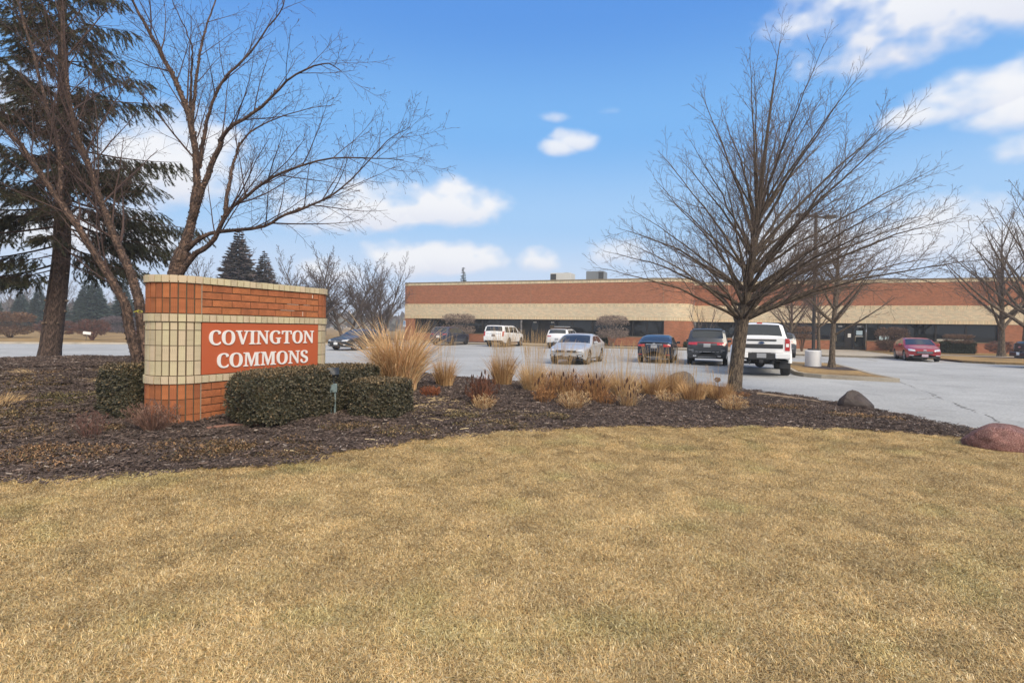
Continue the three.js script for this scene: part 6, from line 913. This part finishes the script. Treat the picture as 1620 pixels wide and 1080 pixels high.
vehicle({ ...suvBase, name: 'sport_utility', label: 'charcoal utility vehicle with wide tail light bar beside the white pickup', len: 5.1, wid: 1.92, roof: 1.8, sill: 0.33, axles: [0.95, 3.99], wr: 0.385, tumble: 0.16, top: [[-1, 0.95], [0, 0.9], [0.05, 1.02], [0.3, 1.1], [1.35, 1.18], [2.1, 1.66], [2.6, 1.79], [4.2, 1.79], [4.7, 1.74], [4.95, 1.34], [5.03, 1.16], [5.1, 0.95], [7, 0.95]], screen: [1.42, 2.12], rearGlass: [4.7, 4.94], windows: [[1.85, 2.8, [0.36, 0]], [2.88, 3.75, [0, 0]], [3.85, 4.55, [0, -0.1]]], doors: [[1.6, 2.82], [2.86, 3.58]], paint: paintOf(alb(0.06, 0.064, 0.07), 0.5), rim: darkAlloy, at: [9.42, -25.9], tail: true, heading: B, extra: k => {
  tailgate(k, 0.66, 1.0); k.endPanel('light_bar', -0.5, 0.5, 1.1, 1.13, true, lampRed, k.o, 0.014); mirrorX(s => { k.endPanel('tail_light', s * 0.45, s * 0.86, 1.0, 1.14, true, lampRed, k.o, 0.016, [0, -0.02]); k.endPanel('exhaust', s * 0.48, s * 0.64, 0.42, 0.5, true, chrome, k.o, 0.02); k.endPanel('bumper_crease', s * 0.62, s * 0.86, 0.74, 0.77, true, chrome, k.o, 0.01); });
  stickers(k, 0.98, 0.32, 0.17, true); k.endPanel('bumper_trim', -0.82, 0.82, 0.36, 0.54, true, trim); k.endPanel('chrome_strip', -0.42, 0.42, 0.4, 0.42, true, chrome, k.o, 0.02); k.endPanel('bumper_line', -0.7, 0.7, 0.66, 0.68, true, chrome, k.o, 0.006); rails(k, 2.6, 4.4); k.topPanel('roof_spoiler', 4.55, 4.72, 0.12, k.paint, k.o, 0.04); part('antenna_fin', new THREE.ConeGeometry(0.06, 0.09, 8).scale(0.5, 1, 1.4).translate(0, k.top(4.2) + 0.04, 4.2), trim, k.o);
} });
vehicle({ ...suvBase, name: 'sport_utility', label: 'grey utility vehicle mostly hidden behind the white pickup', len: 4.6, wid: 1.86, roof: 1.68, paint: paintOf(alb(0.08, 0.085, 0.095), 0.5), axles: [0.9, 3.6], top: [[-1, 0.9], [0, 0.85], [0.05, 0.98], [0.3, 1.04], [1.2, 1.1], [1.95, 1.57], [2.4, 1.68], [3.8, 1.66], [4.2, 1.6], [4.44, 1.28], [4.53, 1.1], [4.6, 0.9], [6, 0.9]], screen: [1.26, 1.96], rearGlass: [4.2, 4.44], windows: [[1.68, 2.55, [0.34, 0]], [2.62, 3.4, [0, 0]], [3.48, 4.08, [0, -0.1]]], doors: [[1.4, 2.56], [2.6, 3.22]], at: [17.75, -35.3], tail: true, heading: B, extra: k => {
  tailgate(k, 0.6, 1.05); mirrorX(s => k.endPanel('tail_light', s * 0.5, s * 0.85, 0.96, 1.1, true, lampRed, k.o, 0.016)); k.endPanel('bumper_trim', -0.8, 0.8, 0.34, 0.56, true, trim); k.endPanel('bumper_crease', -0.7, 0.7, 0.6, 0.64, true, chrome, k.o, 0.012); stickers(k, 0.82, 0.32, 0.17, true);
} });
const truckBase = { category: 'pickup truck', group: G3, len: 6.2, wid: 2.04, roof: 2.06, sill: 0.62, axles: [1.02, 5.0], wr: 0.46, tyre: 0.31, wheel: 'truck', tuck: -0.03, arch: 0.56, archY: 0.5, tumble: 0.15, rail: 0.14, noseIn: 0.06, noseLen: 0.6, tailIn: 0.015, noseBow: 0.1, tailBow: 0.02, rake: 0.02, soft: 0.025, bigMirror: true, noSill: true, handle: trim, belt: [[0, 1.3], [1.4, 1.42], [4.05, 1.48], [6.2, 1.5]], top: [[-1, 1.3], [0, 1.28], [0.04, 1.38], [0.3, 1.43], [1.45, 1.5], [2.1, 1.95], [2.5, 2.05], [3.75, 2.05], [3.98, 1.98], [4.16, 1.5], [4.2, 1.46], [6.15, 1.47], [6.2, 1.44], [8, 1.44]], screen: [1.52, 2.12], rearGlass: [3.97, 4.15], rearInset: 0.14, windows: [[1.85, 2.78, [0.28, 0]], [2.86, 3.85, [0, -0.06]]], doors: [[1.62, 2.8], [2.84, 3.96]] };
vehicle({ ...truckBase, name: 'pickup_truck', label: 'lifted white crew cab pickup, tailgate to the camera, beside the island', paint: paintOf(alb(0.8, 0.8, 0.8), 0), rim: darkAlloy, at: [9.35, -20.1], tail: true, heading: [0.385, -0.923], extra: k => {
  const g = new THREE.Group(); const tg = k.endPanel('tailgate', -0.74, 0.74, 0.9, 1.44, true, k.paint, k.o, 0.016); k.endPanel('step_handle', -0.5, 0.5, 1.33, 1.39, true, trim, tg, 0.03); k.endPanel('applique', -0.72, 0.72, 1.06, 1.21, true, trim, tg, 0.03); k.endPanel('applique_line', -0.66, 0.66, 1.125, 1.145, true, std(alb(0.09, 0.09, 0.095), 0.4), tg, 0.036);
  const em = part('emblem', new THREE.CylinderGeometry(0.1, 0.1, 0.02, 28).rotateX(Math.PI / 2).scale(1, 0.42, 1).translate(0, 1.265, k.len + 0.03), std(alb(0.02, 0.05, 0.13), 0.3), tg); part('emblem_ring', new THREE.TorusGeometry(0.1, 0.006, 6, 30).scale(1, 0.42, 1).translate(0, 1.265, k.len + 0.04), chrome, em);
  mirrorX(s => { const l = k.endPanel('tail_light', s * 0.79, s * 0.95, 0.98, 1.43, true, lampRed, k.o, 0.02); k.endPanel('reverse_lamp', s * 0.82, s * 0.92, 1.12, 1.24, true, M.white, l, 0.026); part('bumper_end', new RoundedBoxGeometry(0.52, 0.2, 0.2, 2, 0.03).translate(s * 0.72, 0.79, k.len + 0.09), k.paint, k.o); part('mud_flap', box(0.34, 0.34, 0.02, s * 0.84, 0.46, k.len - 0.62), trim, k.o); part('tow_hook', box(0.05, 0.14, 0.08, s * 0.4, 0.52, k.len + 0.02), trim, k.o);
    part('fender_flare', new THREE.TorusGeometry(0.6, 0.045, 8, 24, Math.PI).rotateY(Math.PI / 2).scale(1.6, 1, 1).translate(s * (k.hw - 0.01), 0.5, 5.0), k.paint, k.o); });
  part('bumper_center', new RoundedBoxGeometry(0.92, 0.24, 0.16, 2, 0.03).translate(0, 0.76, k.len + 0.08), trim, k.o); part('license_plate', box(0.32, 0.17, 0.012, 0, 0.79, k.len + 0.168), plateMat, k.o); part('hitch', box(0.14, 0.12, 0.2, 0, 0.58, k.len + 0.06), trim, k.o); part('rear_axle', new THREE.CylinderGeometry(0.06, 0.06, 1.5, 10).rotateZ(Math.PI / 2).translate(0, 0.46, 5.0), trim, k.o); part('differential', new THREE.SphereGeometry(0.19, 14, 10).translate(0, 0.46, 5.0), trim, k.o); part('frame_rail', merge([box(0.1, 0.16, 5.2, -0.42, 0.58, 3.4), box(0.1, 0.16, 5.2, 0.42, 0.58, 3.4)]), trim, k.o);
  part('third_brake_light', box(0.2, 0.05, 0.04, 0, 2.03, 3.9), lampRed, k.o); part('spare_tyre', new THREE.TorusGeometry(0.28, 0.1, 10, 24).rotateX(Math.PI / 2).translate(0, 0.62, 5.65), rubber, k.o);
} });
vehicle({ ...truckBase, name: 'pickup_truck', label: 'black pickup front with chunky grille entering at the right edge', wr: 0.42, sill: 0.5, roof: 1.96, arch: 0.5, archY: 0.44, tuck: 0.01, paint: paintOf(alb(0.012, 0.013, 0.015), 0.3), rim: darkAlloy, at: [26.9, -28.35], heading: [-U[0], -U[1]], extra: k => {
  k.endPanel('grille', -0.78, 0.78, 0.88, 1.26, false, trim, k.o, 0.02); for (let i = 0; i < 4; i++) k.endPanel('grille_bar', -0.76, 0.76, 0.93 + i * 0.09, 0.955 + i * 0.09, false, std(alb(0.06, 0.06, 0.065), 0.3), k.o, 0.045); part('emblem', merge([box(0.26, 0.06, 0.02, 0, 1.09, -0.06), box(0.1, 0.1, 0.02, 0, 1.09, -0.061)]), chrome, k.o);
  mirrorX(s => { k.endPanel('headlight', s * 0.78, s * 0.95, 0.98, 1.24, false, lampClear, k.o, 0.02); k.endPanel('fog_light', s * 0.6, s * 0.76, 0.66, 0.74, false, lampClear, k.o, 0.07); }); part('front_bumper', new RoundedBoxGeometry(1.96, 0.26, 0.24, 3, 0.05).translate(0, 0.7, 0.0), std(alb(0.05, 0.05, 0.055), 0.3, { metalness: 0.6 }), k.o); part('license_plate', box(0.3, 0.15, 0.012, 0, 0.74, -0.13), M.white, k.o); k.topPanel('hood_scoop', 0.5, 1.2, 0, trim, k.o, 0.03, 0.35);
} });
// ---------- lamp post, traffic signal, small stakes ----------
{
  const o = thing('lamp_post', 'dark parking lot lamp post on a round concrete base in the island', 'lamp post', [14.02, 0.1, -24.95], 0.2), dk = std(alb(0.055, 0.048, 0.044), 0.6);
  part('concrete_base', new THREE.LatheGeometry([[0.001, 0], [0.33, 0], [0.34, 0.02], [0.335, 0.3], [0.34, 0.31], [0.335, 0.34], [0.34, 0.7], [0.32, 0.76], [0.001, 0.765]].map(p => new THREE.Vector2(...p)), 28), std(alb(0.68, 0.68, 0.69), 0.95, { bumpMap: rep(grainBump, 1), bumpScale: 0.004 }), o);
  part('base_plate', new RoundedBoxGeometry(0.34, 0.07, 0.34, 1, 0.01).translate(0, 0.8, 0), dk, o); part('pole', box(0.1, 6.3, 0.1, 0, 3.95, 0), dk, o);
  for (const s of [-1, 1]) { const a = part('lamp_arm', box(0.5, 0.07, 0.07, s * 0.3, 6.95, 0), dk, o); const h = part('lamp_head', new RoundedBoxGeometry(0.5, 0.15, 0.36, 2, 0.04).translate(s * 0.72, 6.98, 0), dk, o); part('lens', box(0.38, 0.012, 0.28, s * 0.72, 6.9, 0), std(alb(0.5, 0.5, 0.48), 0.3), h); }
}
{
  const o = thing('traffic_signal', 'distant dark traffic signal hanging from an arm above the black sedan', 'traffic light', [-24.6, 0, -88]), dk = std(alb(0.04, 0.04, 0.04), 0.7); part('mast', new THREE.CylinderGeometry(0.1, 0.14, 5.4, 10).translate(-6, 2.7, 0), dk, o); part('arm', new THREE.CylinderGeometry(0.06, 0.09, 8, 8).rotateZ(Math.PI / 2).translate(-2.2, 5.3, 0), dk, o);
  const h = part('signal_head', new RoundedBoxGeometry(0.42, 1.2, 0.32, 2, 0.05).translate(0.6, 4.8, 0), dk, o); for (let i = 0; i < 3; i++) part('signal_lens', new THREE.CylinderGeometry(0.13, 0.13, 0.04, 14).rotateX(Math.PI / 2).translate(0.6, 5.2 - i * 0.38, 0.17), std(alb([0.12, 0.12, 0.02][i], [0.02, 0.08, 0.1][i], 0.02), 0.4), h);
}
{
  const o = thing('yard_sign', 'small white yard sign on a leaning stake across the drive', 'sign', [-34.3, 0.1, -43.2], 0.4); o.scale.setScalar(0.66); o.rotation.z = -0.12; part('stake', box(0.05, 0.9, 0.05, 0, 0.45, 0), std(rgb(90, 84, 78), 0.9), o); part('board', new RoundedBoxGeometry(0.8, 0.34, 0.02, 1, 0.006).translate(0, 0.98, 0.036), M.white, o);
}
scene.fog = new THREE.FogExp2(new THREE.Color(0.86, 0.9, 0.96), 0.0011);
shade(scene);
renderer.render(scene, camera);
